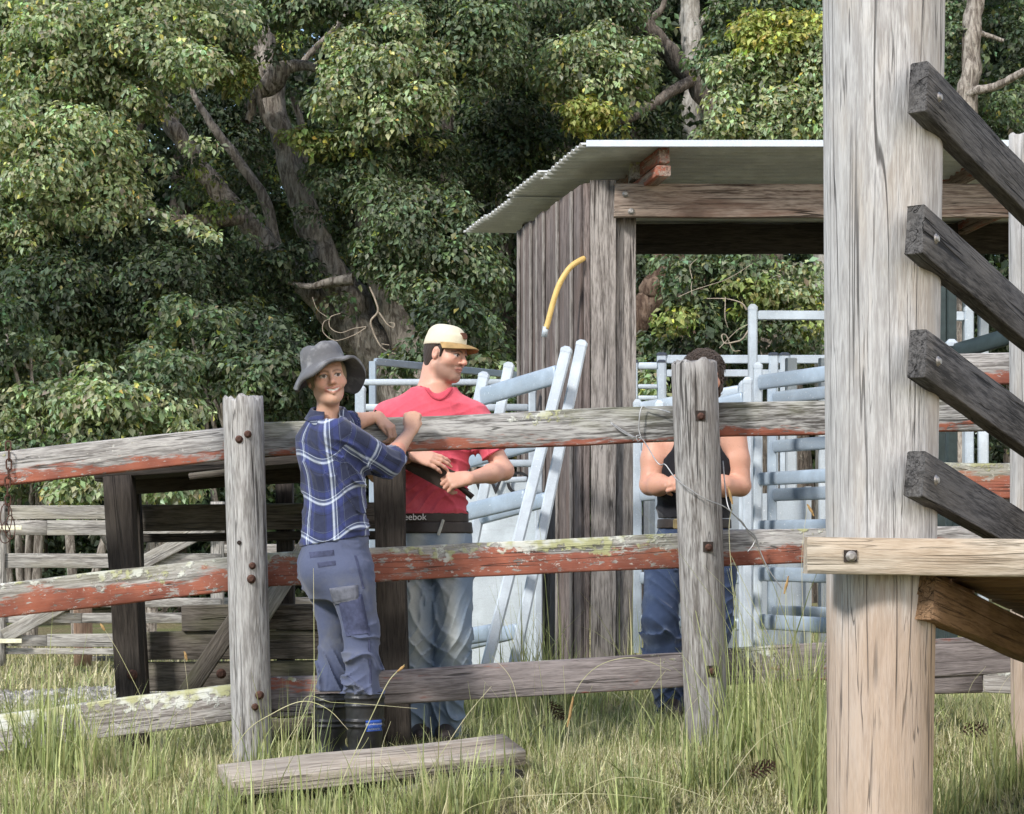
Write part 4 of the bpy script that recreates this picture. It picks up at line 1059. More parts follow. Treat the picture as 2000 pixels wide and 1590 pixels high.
g_parts = [
    blades(62000, (-3.2, 3.0), (5.9, 8.4), .052, .0052, MIX, .9, not_step, clumpy=.35),
    blades(30000, (-3.2, 3.2), (8.3, 10.2), .075, .0055, MIX, .8, None, clumpy=.4),
    blades(45000, (-3.2, 3.2), (5.9, 9.5), .06, .0045, DRY, 2.2, None, clumpy=.3),
    blades(40000, (-3.0, 3.0), (5.9, 8.6), .05, .005, DRY, 1.0, not_step, clumpy=.5),
    blades(22000, (-4.2, 4.2), (10.2, 13.5), .13, .007, MIX, .7, lambda x, y: ~gravel_zone(x, y), clumpy=.4),
    blades(26000, (-6, 5), (13.5, 20), .10, .010, DRY + GRN[:1], .9, lambda x, y: ~gravel_zone(x, y), clumpy=.4),
]
def tuft(px, py, Y, n, hgt, tone=GRN, spread=.10, wid=.0065, bend=.42):
    p = at(px, py, Y); return blades(n, (p.x - spread, p.x + spread), (p.y - spread, p.y + spread), hgt, wid, tone, bend, None, clumpy=0, nseg=5)
for a in ((60, 1480, 8.2, 110, .26), (110, 1460, 8.3, 110, .30), (130, 1500, 8.0, 90, .26), (200, 1480, 8.2, 80, .2), (300, 1500, 8.0, 70, .2), (540, 1480, 8.35, 70, .22), (590, 1500, 8.2, 60, .22),
          (1470, 1440, 8.1, 90, .36), (1530, 1450, 7.8, 110, .42), (1580, 1450, 7.5, 120, .44), (1600, 1480, 7.2, 110, .36), (1440, 1420, 8.3, 90, .36), (1560, 1400, 8.2, 120, .40),
          (1060, 1300, 10.9, 70, .40), (1030, 1310, 10.7, 60, .34), (1095, 1300, 11.0, 50, .30), (1000, 1330, 10.2, 60, .3), (930, 1330, 10.3, 50, .28), (1150, 1320, 10.5, 50, .22),
          (850, 1560, 7.2, 130, .17), (520, 1572, 7.35, 90, .12), (600, 1568, 7.35, 90, .12), (690, 1560, 7.4, 90, .13), (770, 1555, 7.4, 80, .12), (860, 1545, 7.5, 90, .13), (950, 1535, 7.55, 90, .13), (420, 1560, 7.4, 90, .14), (920, 1545, 7.3, 110, .16), (780, 1570, 7.1, 110, .15), (1120, 1500, 7.5, 120, .16), (1250, 1520, 7.3, 130, .17), (1380, 1500, 7.6, 120, .22),
          (1900, 1500, 7.2, 120, .16), (1960, 1470, 7.4, 120, .2), (1850, 1540, 7.0, 110, .16), (1240, 1300, 11.2, 60, .4), (640, 1590, 6.9, 80, .15), (450, 1570, 7.1, 70, .18), (1290, 1420, 8.5, 60, .2), (1040, 1420, 8.5, 70, .2), (960, 1430, 8.5, 60, .2), (60, 1560, 7.3, 90, .2), (200, 1560, 7.2, 90, .18), (330, 1580, 7.1, 90, .18)):
    g_parts.append(tuft(*a, tone=GRN if rnd.random() < .75 else MIX))
def grass_obj(name, parts, label):
    V, Fq, C = merge_leaves(parts)
    o = link(name, mesh_np(name, V, Fq, False, {'col': ('FLOAT_COLOR', C)}), M['grass']); o['kind'] = 'stuff'; o['label'] = label; o['category'] = 'grass'
g = G('grass_blade'); c = g.attr('col')
M['grass'] = g.done(g.n('MixShader', {0: .25, 1: g.bsdf(c, .5, spec=.35), 2: g.n('BsdfTranslucent', {'Color': g.mix(1.0, c, (1.1, 1.2, .6), 'MULTIPLY')}).outputs[0]}).outputs[0])
grass_obj('grass', g_parts, 'uneven green and straw coloured grass over the yard')

# long bent seed stalks, one mesh each group
def stalk(pts, Y, r=1.0, head=0.0):
    out = [(at(x, y, Y), (r * .42 if i < len(pts) - 1 else r * .2) * Y / F) for i, (x, y) in enumerate(pts)]
    p = out[0][0]; g0 = float(gz(p.x, p.y))
    if p.z > g0 + .01: out.insert(0, (Vector((p.x + (p.x - out[1][0].x) * .25, p.y, g0 - .01)), r * .6 * Y / F))
    return out
st = [stalk(p, Y, r) for p, Y, r in (
    ([(612, 1560), (614, 1400), (613, 1200), (612, 1110)], 7.9, 1.6), ([(440, 1500), (480, 1430), (530, 1395), (590, 1370), (640, 1385), (680, 1425)], 7.9, 2.0),
    ([(640, 1590), (680, 1500), (730, 1390), (760, 1330), (790, 1298)], 7.5, 2.2), ([(780, 1590), (850, 1490), (910, 1400), (960, 1340)], 7.5, 1.6),
    ([(590, 1372), (650, 1372), (720, 1376), (815, 1384)], 7.9, 1.2), ([(1045, 1500), (1020, 1420), (1000, 1330), (960, 1280)], 8.2, 1.4),
    ([(1110, 1430), (1125, 1350), (1170, 1300), (1240, 1285), (1310, 1310)], 8.3, 1.6), ([(1290, 1450), (1292, 1380), (1290, 1285)], 8.3, 1.8),
    ([(1100, 1500), (1104, 1380), (1100, 1300)], 8.2, 1.2), ([(300, 1500), (290, 1400), (240, 1290), (200, 1222)], 8.3, 1.2), ([(370, 1480), (372, 1400), (360, 1285)], 8.3, 1.2),
    ([(240, 1560), (280, 1460), (300, 1400)], 7.6, 1.3), ([(460, 1580), (465, 1480), (470, 1400)], 7.5, 1.4), ([(560, 1560), (570, 1450), (600, 1390)], 7.6, 1.5), ([(545, 1480), (590, 1400), (615, 1360)], 7.8, 1.3),
    ([(1430, 1440), (1440, 1300), (1432, 1160), (1424, 1040), (1430, 985)], 8.1, 1.3), ([(1500, 1470), (1490, 1330), (1440, 1180), (1425, 1110)], 8.0, 1.5), ([(1600, 1480), (1560, 1350), (1500, 1240), (1428, 1085)], 7.8, 1.8),
    ([(1590, 1450), (1575, 1300), (1566, 1100), (1577, 985)], 7.9, 1.2), ([(1540, 1450), (1545, 1300), (1535, 1150)], 7.9, 1.3), ([(1400, 1560), (1480, 1450), (1560, 1400)], 7.2, 1.8), ([(1080, 1590), (1200, 1520), (1330, 1540), (1440, 1585)], 7.0, 1.8),
    ([(900, 1590), (980, 1560), (1150, 1550), (1280, 1560)], 7.0, 1.6), ([(1240, 1420), (1270, 1350), (1300, 1310)], 8.3, 1.3), ([(700, 1590), (690, 1500), (720, 1440)], 7.2, 1.4), ([(820, 1570), (800, 1480), (760, 1450)], 7.3, 1.2))]
for q in range(70):
    Y = rnd.uniform(6.9, 8.5); x = rnd.uniform(-20, 1980); l = rnd.uniform(.10, .36); dx = rnd.uniform(-.16, .16); X0 = (x - 1000) / F * Y; z0 = float(gz(X0, Y))
    if 380 < x < 1010 and Y > 7.2 and rnd.random() < .75: continue
    r_ = rnd.uniform(.35, .7) * Y / F
    st.append([(Vector((X0, Y, z0 - .01)), r_), (Vector((X0 + dx * .25, Y + rnd.uniform(-.04, .04), z0 + l * .62)), r_ * .8), (Vector((X0 + dx, Y + rnd.uniform(-.1, .1), z0 + l * (1 - abs(dx)))), r_ * .35)])
V, Fq = limb_mesh(st, 5)
g = G('straw_stalk'); co = g.coord('Object'); M['straw'] = g.done(g.bsdf(g.mix(g.ss(g.noise(co, 3, 2), .4, .6), (.56, .51, .33), (.40, .40, .20)), .6, spec=.3))
o = link('seed_stalks', mesh_np('seed_stalks', V, Fq), M['straw']); o['kind'] = 'stuff'; o['label'] = 'long bent straw coloured grass stalks'; o['category'] = 'grass'
# brown seed heads
hd = []
for x0, y0, x1, y1, Y in ((1431, 985, 1422, 950, 8.1), (1532, 1160, 1540, 1125, 7.9), (1577, 985, 1590, 1008, 7.9), (205, 1232, 196, 1218, 8.3), (365, 1290, 360, 1272, 8.3), (1120, 1360, 1108, 1420, 8.2), (790, 1300, 776, 1312, 7.5)):
    hd.append([(at(x0, y0, Y), 1.5 * Y / F), (at((x0 + x1) / 2, (y0 + y1) / 2, Y), 2.8 * Y / F), (at(x1, y1, Y), 1.2 * Y / F)])
V, Fq = limb_mesh(hd, 7)
o = link('seed_heads', mesh_np('seed_heads', V, Fq), plain('seed_head', (.38, .24, .10), .9, 0, .3, 200, .8)); o['kind'] = 'stuff'; o['label'] = 'small brown grass seed heads'; o['category'] = 'grass'

# gravel strip at the left
n = 5200
xs = R.uniform(-4.6, -1.8, n); ys = R.uniform(12.1, 14.5, n); s = np.abs(R.normal(.018, .008, n)) + .006
oct_ = np.array([(1, 0, 0), (-1, 0, 0), (0, 1, 0), (0, -1, 0), (0, 0, .6), (0, 0, -.6)], float)
ang = R.uniform(0, 6.28, n); ca, sa = np.cos(ang), np.sin(ang)
V = oct_[None] * s[:, None, None] * R.uniform(.6, 1.3, (n, 6, 1))
V = np.stack([V[..., 0] * ca[:, None] - V[..., 1] * sa[:, None] + xs[:, None], V[..., 0] * sa[:, None] + V[..., 1] * ca[:, None] + ys[:, None], V[..., 2] + (gz(xs, ys) + s * .25)[:, None]], -1)
tf = np.array([(0, 2, 4), (2, 1, 4), (1, 3, 4), (3, 0, 4), (2, 0, 5), (1, 2, 5), (3, 1, 5), (0, 3, 5)])
Fq = (tf[None] + (np.arange(n) * 6)[:, None, None]).reshape(-1, 3)
C = np.array((.27, .255, .235))[None] * np.exp(R.normal(0, .4, (n, 1))); C = np.repeat(np.concatenate([C, np.ones((n, 1))], 1), 6, 0)
g = G('gravel_stone'); M['gravel'] = g.done(g.bsdf(g.attr('col'), .9, spec=.2))
o = link('gravel', mesh_np('gravel', V.reshape(-1, 3), Fq, False, {'col': ('FLOAT_COLOR', C)}), M['gravel']); o['kind'] = 'stuff'; o['label'] = 'patch of grey gravel behind the fence at the left'; o['category'] = 'gravel'

# pine cones, a clod
def cone(px, py, Y, L, ang, label):
    V = []; Fs = []
    for i in range(70):
        t = i / 69; a = i * 2.4; r = L * .24 * math.sin(math.pi * (t * .86 + .1)) ** .7; z = (t - .5) * L
        d = Vector((math.cos(a), math.sin(a), .35)); p = Vector((math.cos(a) * r * .35, math.sin(a) * r * .35, z)); sd = Vector((-math.sin(a), math.cos(a), 0)) * L * .05
        q = p + d * r; b = len(V)
        V += [p - sd * .6, p + sd * .6, q + sd, q - sd, q + Vector((0, 0, L * .03))]
        Fs += [(b, b + 1, b + 2, b + 3), (b + 3, b + 2, b + 4)]
    p = at(px, py, Y)
    m = Matrix.Translation(p) @ Matrix.Rotation(ang, 4, 'Y') @ Matrix.Rotation(.4, 4, 'X')
    tag(link('pine_cone', mesh_py('pine_cone', V, Fs), M['cone'], None, m), label, 'pine cone', 'pine cones in the grass')
M['cone'] = plain('pine_cone_scale', (.11, .06, .04), .85, 0, .4, 60)
cone(1488, 1502, 7.3, .10, 1.1, 'dark brown pine cone lying in the grass left of the pole')
cone(1086, 1388, 8.9, .10, 2.4, 'dark pine cone in the grass under the lowest rail')
cone(1905, 1424, 8.0, .11, 1.5, 'grey brown pine cone under the loading ramp')
rr = []
for i in range(9):
    t = i / 8; rad = math.sin(math.pi * min(.999, .06 + t * .88)) ** .6
    rr.append([(math.cos(a) * .075 * rad * (1 + .2 * lnoise(j * .7 + i, 3)), math.sin(a) * .05 * rad * (1 + .2 * lnoise(j * .6 - i, 5)), (t - .35) * .05 + .006 * lnoise(j + i * 2, 8)) for j, a in enumerate(np.linspace(0, 2 * math.pi, 15)[:-1])])
pc = at(1212, 1566, 7.05)
tag(link('dirt_clod', loft('dirt_clod', rr), plain('dark_dirt', (.055, .042, .032), .95, 0, .4, 60, .8), None, Matrix.Translation((pc.x, pc.y, float(gz(pc.x, pc.y)) + .02))), 'dark clod of dirt in the grass at the bottom', 'clod')
# ------------------------------------------------------------------ people: bodies and clothes as blended volumes turned into one surface each
class Vol:
    def __init__(s, lo, hi, h):
        s.lo = np.array(lo, np.float64); s.h = h
        s.n = np.ceil((np.array(hi) - s.lo) / h).astype(int) + 1
        s.D = np.full(s.n, .08, np.float32)
        s.ax = [(s.lo[i] + h * np.arange(s.n[i])).astype(np.float32) for i in range(3)]
    def _sub(s, bmin, bmax, pad):
        sl = []
        for i in range(3):
            a = int(np.clip(np.floor((bmin[i] - pad - s.lo[i]) / s.h), 0, s.n[i])); b = int(np.clip(np.ceil((bmax[i] + pad - s.lo[i]) / s.h) + 1, 0, s.n[i]))
            if b <= a: return None, None
            sl.append(slice(a, b))
        return tuple(sl), np.ix_(s.ax[0][sl[0]], s.ax[1][sl[1]], s.ax[2][sl[2]])
    def put(s, fn, bmin, bmax, k=.02, op='add'):
        sl, P = s._sub(bmin, bmax, k + 4 * s.h + .01)
        if sl is None: return
        d = fn(*P).astype(np.float32); D = s.D[sl]
        if op == 'add':
            if k > 0:
                hh = np.clip(.5 + .5 * (D - d) / k, 0, 1); s.D[sl] = D * (1 - hh) + d * hh - k * hh * (1 - hh)
            else: s.D[sl] = np.minimum(D, d)
        else:
            if k > 0:
                hh = np.clip(.5 - .5 * (D + d) / k, 0, 1); s.D[sl] = D * (1 - hh) - d * hh + k * hh * (1 - hh)
            else: s.D[sl] = np.maximum(D, -d)
    def cone(s, a, b, ra, rb, k=.02, op='add'):
        a = np.array(a, float); b = np.array(b, float); ba = b - a; L2 = max(1e-9, ba @ ba); r = max(ra, rb)
        def fn(X, Y, Z):
            t = np.clip(((X - a[0]) * ba[0] + (Y - a[1]) * ba[1] + (Z - a[2]) * ba[2]) / L2, 0, 1)
            return np.sqrt((X - a[0] - t * ba[0]) ** 2 + (Y - a[1] - t * ba[1]) ** 2 + (Z - a[2] - t * ba[2]) ** 2) - (ra + (rb - ra) * t)
        s.put(fn, np.minimum(a, b) - r, np.maximum(a, b) + r, k, op)
    def ell(s, c, r, Mx=None, k=.02, op='add'):
        c = np.array(c, float); r = np.array(r, float); Mx = np.eye(3) if Mx is None else np.array(Mx, float)   # columns: axes
        ext = np.abs(Mx) @ r
        def fn(X, Y, Z):
            p = [X - c[0], Y - c[1], Z - c[2]]
            q = [(p[0] * Mx[0, i] + p[1] * Mx[1, i] + p[2] * Mx[2, i]) for i in range(3)]
            k0 = np.sqrt((q[0] / r[0]) ** 2 + (q[1] / r[1]) ** 2 + (q[2] / r[2]) ** 2)
            k1 = np.sqrt((q[0] / r[0] ** 2) ** 2 + (q[1] / r[1] ** 2) ** 2 + (q[2] / r[2] ** 2) ** 2) + 1e-6
            return k0 * (k0 - 1) / k1
        s.put(fn, c - ext, c + ext, k, op)
    def rings(s, rows, yaw, k=.02, grow=0.0, op='add', power=2.0):
        """rows: (z, cx, cy, half width, half depth) bottom to top; the wide axis points along yaw"""
        rows = np.array(sorted(rows), float); zz = np.linspace(rows[0, 0], rows[-1, 0], 120)
        sm = [np.interp(zz, rows[:, 0], rows[:, i]) for i in range(1, 5)]
        ker = np.hanning(15); ker /= ker.sum()
        sm = [np.convolve(np.pad(q, 7, mode='edge'), ker, 'valid') for q in sm]
        ca, sa = math.cos(yaw), math.sin(yaw)
        def fn(X, Y, Z):
            zc = np.clip(Z, zz[0], zz[-1]); cx, cy, ra, rb = [np.interp(zc, zz, q) for q in sm]; ra = ra + grow; rb = rb + grow
            u = (X - cx) * ca + (Y - cy) * sa; v = -(X - cx) * sa + (Y - cy) * ca
            k0 = ((np.abs(u) / ra) ** power + (np.abs(v) / rb) ** power) ** (1 / power)
            d = (k0 - 1) * np.minimum(ra, rb)
            return np.maximum(d, np.abs(Z - (zz[0] + zz[-1]) / 2) - (zz[-1] - zz[0]) / 2)
        m = max(sm[2].max(), sm[3].max()) + grow
        s.put(fn, (sm[0].min() - m, sm[1].min() - m, zz[0]), (sm[0].max() + m, sm[1].max() + m, zz[-1]), k, op)
    def disp(s, fn):
        s.D += fn(*np.ix_(*s.ax)).astype(np.float32)
    def cut(s, p, n):
        """keep the side n points away from"""
        p = np.array(p, float); n = np.array(n, float) / np.linalg.norm(n)
        X, Y, Z = np.ix_(*s.ax); s.D = np.maximum(s.D, ((X - p[0]) * n[0] + (Y - p[1]) * n[1] + (Z - p[2]) * n[2]).astype(np.float32))
    def trim(s, c, ax, r):
        """cut a sleeve square at c: drop what lies beyond c along ax within r of that axis"""
        c = np.array(c, float); ax = np.array(ax, float); ax /= np.linalg.norm(ax)
        def fn(X, Y, Z):
            t = (X - c[0]) * ax[0] + (Y - c[1]) * ax[1] + (Z - c[2]) * ax[2]
            q = np.sqrt(np.maximum(0, (X - c[0]) ** 2 + (Y - c[1]) ** 2 + (Z - c[2]) ** 2 - t * t))
            return np.maximum(np.maximum(-t, t - .2), q - r)
        s.put(fn, c - .25, c + .25, 0, 'sub')
    def mesh(s):
        D = s.D.copy()
        for ax in range(3):
            for e in (0, -1):
                ix = [slice(None)] * 3; ix[ax] = e; D[tuple(ix)] = np.maximum(D[tuple(ix)], .01)
        I = D < 0
        cnt = sum(I[i:I.shape[0] - 1 + i, j:I.shape[1] - 1 + j, k:I.shape[2] - 1 + k].astype(np.int8) for i in (0, 1) for j in (0, 1) for k in (0, 1))
        act = np.argwhere((cnt > 0) & (cnt < 8)); ids = np.full(cnt.shape, -1, np.int32); ids[tuple(act.T)] = np.arange(len(act))
        acc = np.zeros((len(act), 3)); num = np.zeros(len(act))
        corner = [(i, j, k) for i in (0, 1) for j in (0, 1) for k in (0, 1)]
        vals = {c: D[act[:, 0] + c[0], act[:, 1] + c[1], act[:, 2] + c[2]] for c in corner}
        for c in corner:
            for ax in range(3):
                if c[ax] == 0:
                    e = list(c); e[ax] = 1; e = tuple(e); a, b = vals[c], vals[e]; m = (a < 0) != (b < 0)
                    t = np.where(m, a / np.where(m, a - b, 1), 0)
                    p = np.tile(np.array(c, float), (len(act), 1)); p[:, ax] += t
                    acc[m] += p[m]; num += m
        V = s.lo + s.h * (act + acc / num[:, None])
        Fs = []
        for ax in range(3):
            sl0 = [slice(None)] * 3; sl1 = [slice(None)] * 3; sl0[ax] = slice(0, -1); sl1[ax] = slice(1, None)
            ch = I[tuple(sl0)] != I[tuple(sl1)]; e = np.argwhere(ch); u, w_ = [(1, 2), (2, 0), (0, 1)][ax]
            ok = (e[:, u] > 0) & (e[:, w_] > 0) & (e[:, u] < I.shape[u] - 1) & (e[:, w_] < I.shape[w_] - 1); e = e[ok]
            q = []
            for du, dw in ((-1, -1), (0, -1), (0, 0), (-1, 0)):
                f = e.copy(); f[:, u] += du; f[:, w_] += dw; q.append(ids[tuple(f.T)])
            q = np.stack(q, -1); flip = ~I[tuple(e.T)]; q[flip] = q[flip][:, ::-1]; Fs.append(q)
        Fq = np.concatenate(Fs); Fq = Fq[(Fq >= 0).all(1)]
        return V.astype(np.float32), Fq

def rotm(yaw, pitch=0.0, roll=0.0):
    """head frame: columns = x (to the picture's right when facing the lens), y forward, z up"""
    f = np.array([math.sin(yaw), -math.cos(yaw), 0]); x = np.array([math.cos(yaw), math.sin(yaw), 0]); z = np.array([0, 0, 1.0])
    f, z = f * math.cos(pitch) + z * math.sin(pitch), z * math.cos(pitch) - f * math.sin(pitch)
    x, z = x * math.cos(roll) + z * math.sin(roll), z * math.cos(roll) - x * math.sin(roll)
    return np.stack([x, f, z], 1)

def head(v, c, Mh, s=1.0, man=False, smile=0.0):
    c = np.array(c, float)
    def P(x, y, z): return c + Mh @ (np.array([x, y, z]) * s)
    E = lambda p, r, k, op='add', A=None: v.ell(P(*p), np.array(r) * s, Mh if A is None else A, k * s, op)
    C = lambda a, b, ra, rb, k, op='add': v.cone(P(*a), P(*b), ra * s, rb * s, k * s, op)
    jw = .006 if man else 0.0
    E((0, -.012, .032), (.074, .095, .086), .02)
    E((0, .020, -.034), (.0545 + jw, .068, .074), .03)
    E((0, .036, -.074), (.029 + jw * 2.2, .042, .033), .025)
    C((-.044 - jw * 1.6, -.01, -.054), (-.012, .064, -.091 - jw * .5), .013, .012, .03); C((.044 + jw * 1.6, -.01, -.054), (.012, .064, -.091 - jw * .5), .013, .012, .03)
    E((0, .070, -.094 - jw * .5), (.013 + jw * 1.2, .013, .013), .02)
    for q in (-1, 1):
        E((q * .042, .056, -.020), (.022, .020, .020), .025)
        if smile: E((q * .036, .068, -.034), (.016, .014, .014), .02)
    E((0, .074, .026), (.046, .014, .012), .02)
    for q in (-1, 1): E((q * .030, .094, .003), (.018, .013, .012), .012, 'sub')
    for q in (-1, 1): E((q * .030, .0715, .003), (.0135, .0135, .0125), .002)
    for q in (-1, 1): E((q * .030, .080, .013), (.019, .008, .005), .006)          # upper lid
    for q in (-1, 1): E((q * .030, .079, -.008), (.016, .006, .0035), .006)        # lower lid
    C((0, .084, .016), (0, .108, -.022), .0075, .0105, .012); E((0, .106, -.027), (.011, .011, .009), .008)
    for q in (-1, 1): E((q * .0125, .094, -.030), (.008, .010, .0075), .006)
    for q in (-1, 1): C((q * .016, .098, -.036), (q * (.034 + .004 * smile), .080, -.066), .0045 + .001 * smile, .0035, .007, 'sub')
    wm = .024 + .008 * smile
    for q in (-1, 1):
        C((0, .0935 - jw * .5, -.0515), (q * wm, .082, -.054 + .006 * smile), .0055, .0035, .006)
        C((0, .0925 - jw * .5, -.0655 - .003 * smile), (q * wm * .9, .081, -.058 + .005 * smile), .0062, .0035, .006)
    if smile:
        for q in (-1, 1): C((0, .0985, -.0585), (q * .020, .091, -.0545), .0045, .003, .003, 'sub')
    else: 
        for q in (-1, 1): C((0, .1005, -.0585), (q * .02, .090, -.057), .0022, .0015, .002, 'sub')
    for q in (-1, 1):
        E((q * .0745, -.008, -.006), (.008, .015, .026), .008)
        E((q * .0815, -.004, -.001), (.006, .008, .013), .006, 'sub')

def head_paint(V, c, Mh, s, skin, lip, brow, smile=0.0, stubble=None):
    p = ((V - np.array(c, np.float32)) @ Mh.astype(np.float32)) / s
    x, y, z = p[:, 0], p[:, 1], p[:, 2]; C = np.tile(np.array(skin, np.float32), (len(V), 1))
    def mixc(m, col, a=1.0):
        m = np.clip(m, 0, 1)[:, None] * a; C[:] = C * (1 - m) + np.array(col, np.float32) * m
    sst = lambda d, a, b: np.clip((d - a) / (b - a), 0, 1)
    front = sst(y, .03, .05)
    # rosy nose, cheeks, ears
    mixc(np.exp(-((np.abs(x) - .04) ** 2 + (z + .022) ** 2) / .018 ** 2) * front, np.array(skin) * (1.08, .80, .76), .55)
    mixc(np.exp(-(x ** 2 + (z + .026) ** 2) / .016 ** 2) * front, np.array(skin) * (1.1, .8, .75), .5)
    mixc(sst(np.abs(x), .076, .082) * (np.abs(y) < .04), np.array(skin) * (1.12, .75, .7), .5)
    if stubble is not None:
        jaw = np.clip(1 - np.maximum(0, (z + .048) / .012), 0, 1) * sst(y, -.012, .012) * np.clip((z + .125) / .02, 0, 1)
        must = np.exp(-((z + .043) / .0065) ** 2) * (np.abs(x) < .03) * front
        side = (np.abs(x) > .05) * sst(z, -.075, -.05) * np.clip(1 - np.abs(y - .012) / .02, 0, 1) * (z < .0)
        nz = .75 + .25 * np.sin(V[:, 0] * 900) * np.sin(V[:, 2] * 1100 + V[:, 1] * 700)
        mixc(np.maximum(np.maximum(jaw * .8, must * .95), side * .75) * nz, stubble, .88)
    lipz = -.0585 + .19 * smile * np.abs(x)
    wm = .028 + .008 * smile
    m = (np.abs(x) < wm) * np.exp(-((z - lipz) / (.0095 + .002 * smile)) ** 4) * front * np.clip((wm - np.abs(x)) / .006, 0, 1)
    mixc(m, lip, .75)
    if smile:
        t = (np.abs(x) < .026) * (z < -.0545 + .19 * np.abs(x)) * (z > -.0630 + 10.5 * x * x + .13 * np.abs(x)) * front
        mixc(t.astype(np.float32), (.66, .62, .56), .95)
    else:
        t = (np.abs(x) < .021) * (np.abs(z - lipz) < .0022) * front; mixc(t.astype(np.float32), (.10, .03, .025), .8)
    for q in (-1, 1):
        dx, dz = x - q * .030, z - .003
        lid = (np.abs(dz) < .0075 * np.sqrt(np.clip(1 - (dx / .0150) ** 2, 0, 1))) * (y > .055)
        mixc(lid.astype(np.float32), (.62, .58, .54), .95)
        line = (np.abs(dz - .0068 * np.sqrt(np.clip(1 - (dx / .016) ** 2, 0, 1))) < .0022) * (np.abs(dx) < .0165) * (y > .055)
        mixc(line.astype(np.float32), (.05, .03, .025), .8)
        ir = lid * (np.sqrt((dx - .0012) ** 2 + dz ** 2) < .0068); mixc(ir.astype(np.float32), (.035, .02, .013), .97)
        bz = .0235 - .12 * (np.abs(x) - .030) * (np.abs(x) > .030) - .006 * (np.abs(dx) / .022) ** 2
        b = np.exp(-((z - bz) / .0042) ** 2) * (np.abs(dx) < .023) * (y > .045); mixc(b, brow, .8)
    return C

def hand(v, w_, d, n, thumb, curl=(50, 60, 40), s=1.0, spread=.0, thumb_in=.5, k=.006):
    """palm from wrist w_ along d, back of the hand facing n; thumb = +1/-1 side of cross(d, n)"""
    w_ = np.array(w_, float); d = np.array(d, float); d /= np.linalg.norm(d); n = np.array(n, float); n -= d * (n @ d); n /= np.linalg.norm(n)
    side = np.cross(d, n) * thumb
    tips = []
    for i, (o, L, pl) in enumerate(((1.5, .93, .084), (.5, 1.03, .089), (-.5, .97, .085), (-1.5, .78, .078))):
        kn = w_ + (d * pl + side * o * (.0195 + spread * .004) + n * (.004 if i in (1, 2) else 0)) * s
        v.cone(w_ + (d * .008 + side * o * .011) * s, kn, .0145 * s, .0115 * s, .014 * s)
        p = kn; a = 0.0
        for seg, (ln, r0, r1) in enumerate(((.043, .0105, .0092), (.027, .0092, .0082), (.022, .0082, .0068))):
            a += math.radians(curl[seg] * (1 + .06 * (i - 1)))
            e = p + (d * math.cos(a) - n * math.sin(a) + side * o * .05) * ln * L * s
            v.cone(p, e, r0 * s, r1 * s, .004 * s); p = e
        tips.append(p)
    t0 = w_ + (d * .018 + side * .020) * s; t1 = w_ + (d * .048 + side * (.045 - .010 * thumb_in) - n * .012 * thumb_in) * s
    t2 = t1 + (d * (.030) + side * (.012 - .022 * thumb_in) - n * .012 * thumb_in) * s; t3 = t2 + (d * .024 - side * (.010 * thumb_in) - n * .010 * thumb_in) * s
    v.cone(t0, t1, .0165 * s, .0125 * s, .012 * s); v.cone(t1, t2, .0115 * s, .0098 * s, .004 * s); v.cone(t2, t3, .0098 * s, .0078 * s, .003 * s)
    return tips

def fold_fn(amp, freq, dirs, zr=None, seed=1):
    """creases that come and go: ridges of warped waves, gated by slow waves"""
    rr = np.random.default_rng(seed * 101 + len(dirs))
    ph = rr.uniform(0, 6.28, 24); dv = rr.normal(0, 1, (24, 3)); dv /= np.linalg.norm(dv, axis=1, keepdims=True)
    def w(i, X, Y, Z, f): return np.sin((X * dv[i, 0] + Y * dv[i, 1] + Z * dv[i, 2]) * f + ph[i])
    def fn(X, Y, Z):
        o = 0
        for i, (dx, dy, dz, p0) in enumerate(dirs):
            f = freq * (1 + .4 * i)
            u = (X * dx + Y * dy + Z * dz) * f + p0 + 1.6 * w(i, X, Y, Z, freq * .33) + 1.1 * w(i + 4, X, Y, Z, freq * .55) + .5 * w(i + 8, X, Y, Z, freq * 1.1)
            gate = np.clip(.45 + .75 * w(i + 12, X, Y, Z, freq * .30) + .4 * w(i + 16, X, Y, Z, freq * .45), 0, 1.2)
            o = o + gate * 1.25 * (1 - np.abs(np.sin(u))) ** 2.6 / (1 + .4 * i)
        o = o + .25 * w(20, X, Y, Z, freq * .4) + .15 * w(21, X, Y, Z, freq * .8)
        o = o * amp
        if zr is not None: o = o * np.interp(Z, [q[0] for q in zr], [q[1] for q in zr])
        return -o + amp * .3
    return fn

def skin_mat(name):
    g = G(name); c = g.attr('col'); co = g.coord('Object')
    n1 = g.noise(co, 90, 3, .6); n2 = g.noise(co, 14, 3)
    c = g.mix(g.m('MULTIPLY', g.ss(n1, .56, .72), .28), c, g.mix(1.0, c, (.62, .48, .42), 'MULTIPLY'))
    c = g.mix(g.m('MULTIPLY', g.ss(n2, .45, .75), .25), c, g.mix(1.0, c, (1.05, .82, .78), 'MULTIPLY'))
    return g.done(g.bsdf(c, .5, normal=g.bump(n1, .15, .002), spec=.35, **{'Subsurface Weight': .12, 'Subsurface Radius': (.01, .004, .002), 'Subsurface Scale': 1.0}))
M['skin'] = skin_mat('skin')
def cloth_mat(name, rough=.85, weave=900, fade=None, amt=.3, fs=7.0):
    g = G(name); c = g.attr('col'); co = g.coord('Object')
    n1 = g.noise(co, weave * .12, 3, .7); n2 = g.noise(co, fs, 4, .6)
    c = g.mix(g.m('MULTIPLY', g.ss(n1, .4, .75), .22), c, g.mix(1.0, c, (.7, .7, .72), 'MULTIPLY'))
    if fade: c = g.mix(g.m('MULTIPLY', g.ss(n2, .48, .72), amt), c, fade)
    return g.done(g.bsdf(c, rough, normal=g.bump(g.noise(co, 45, 4, .65), .35, .006), spec=.2, **{'Sheen Weight': .15}))
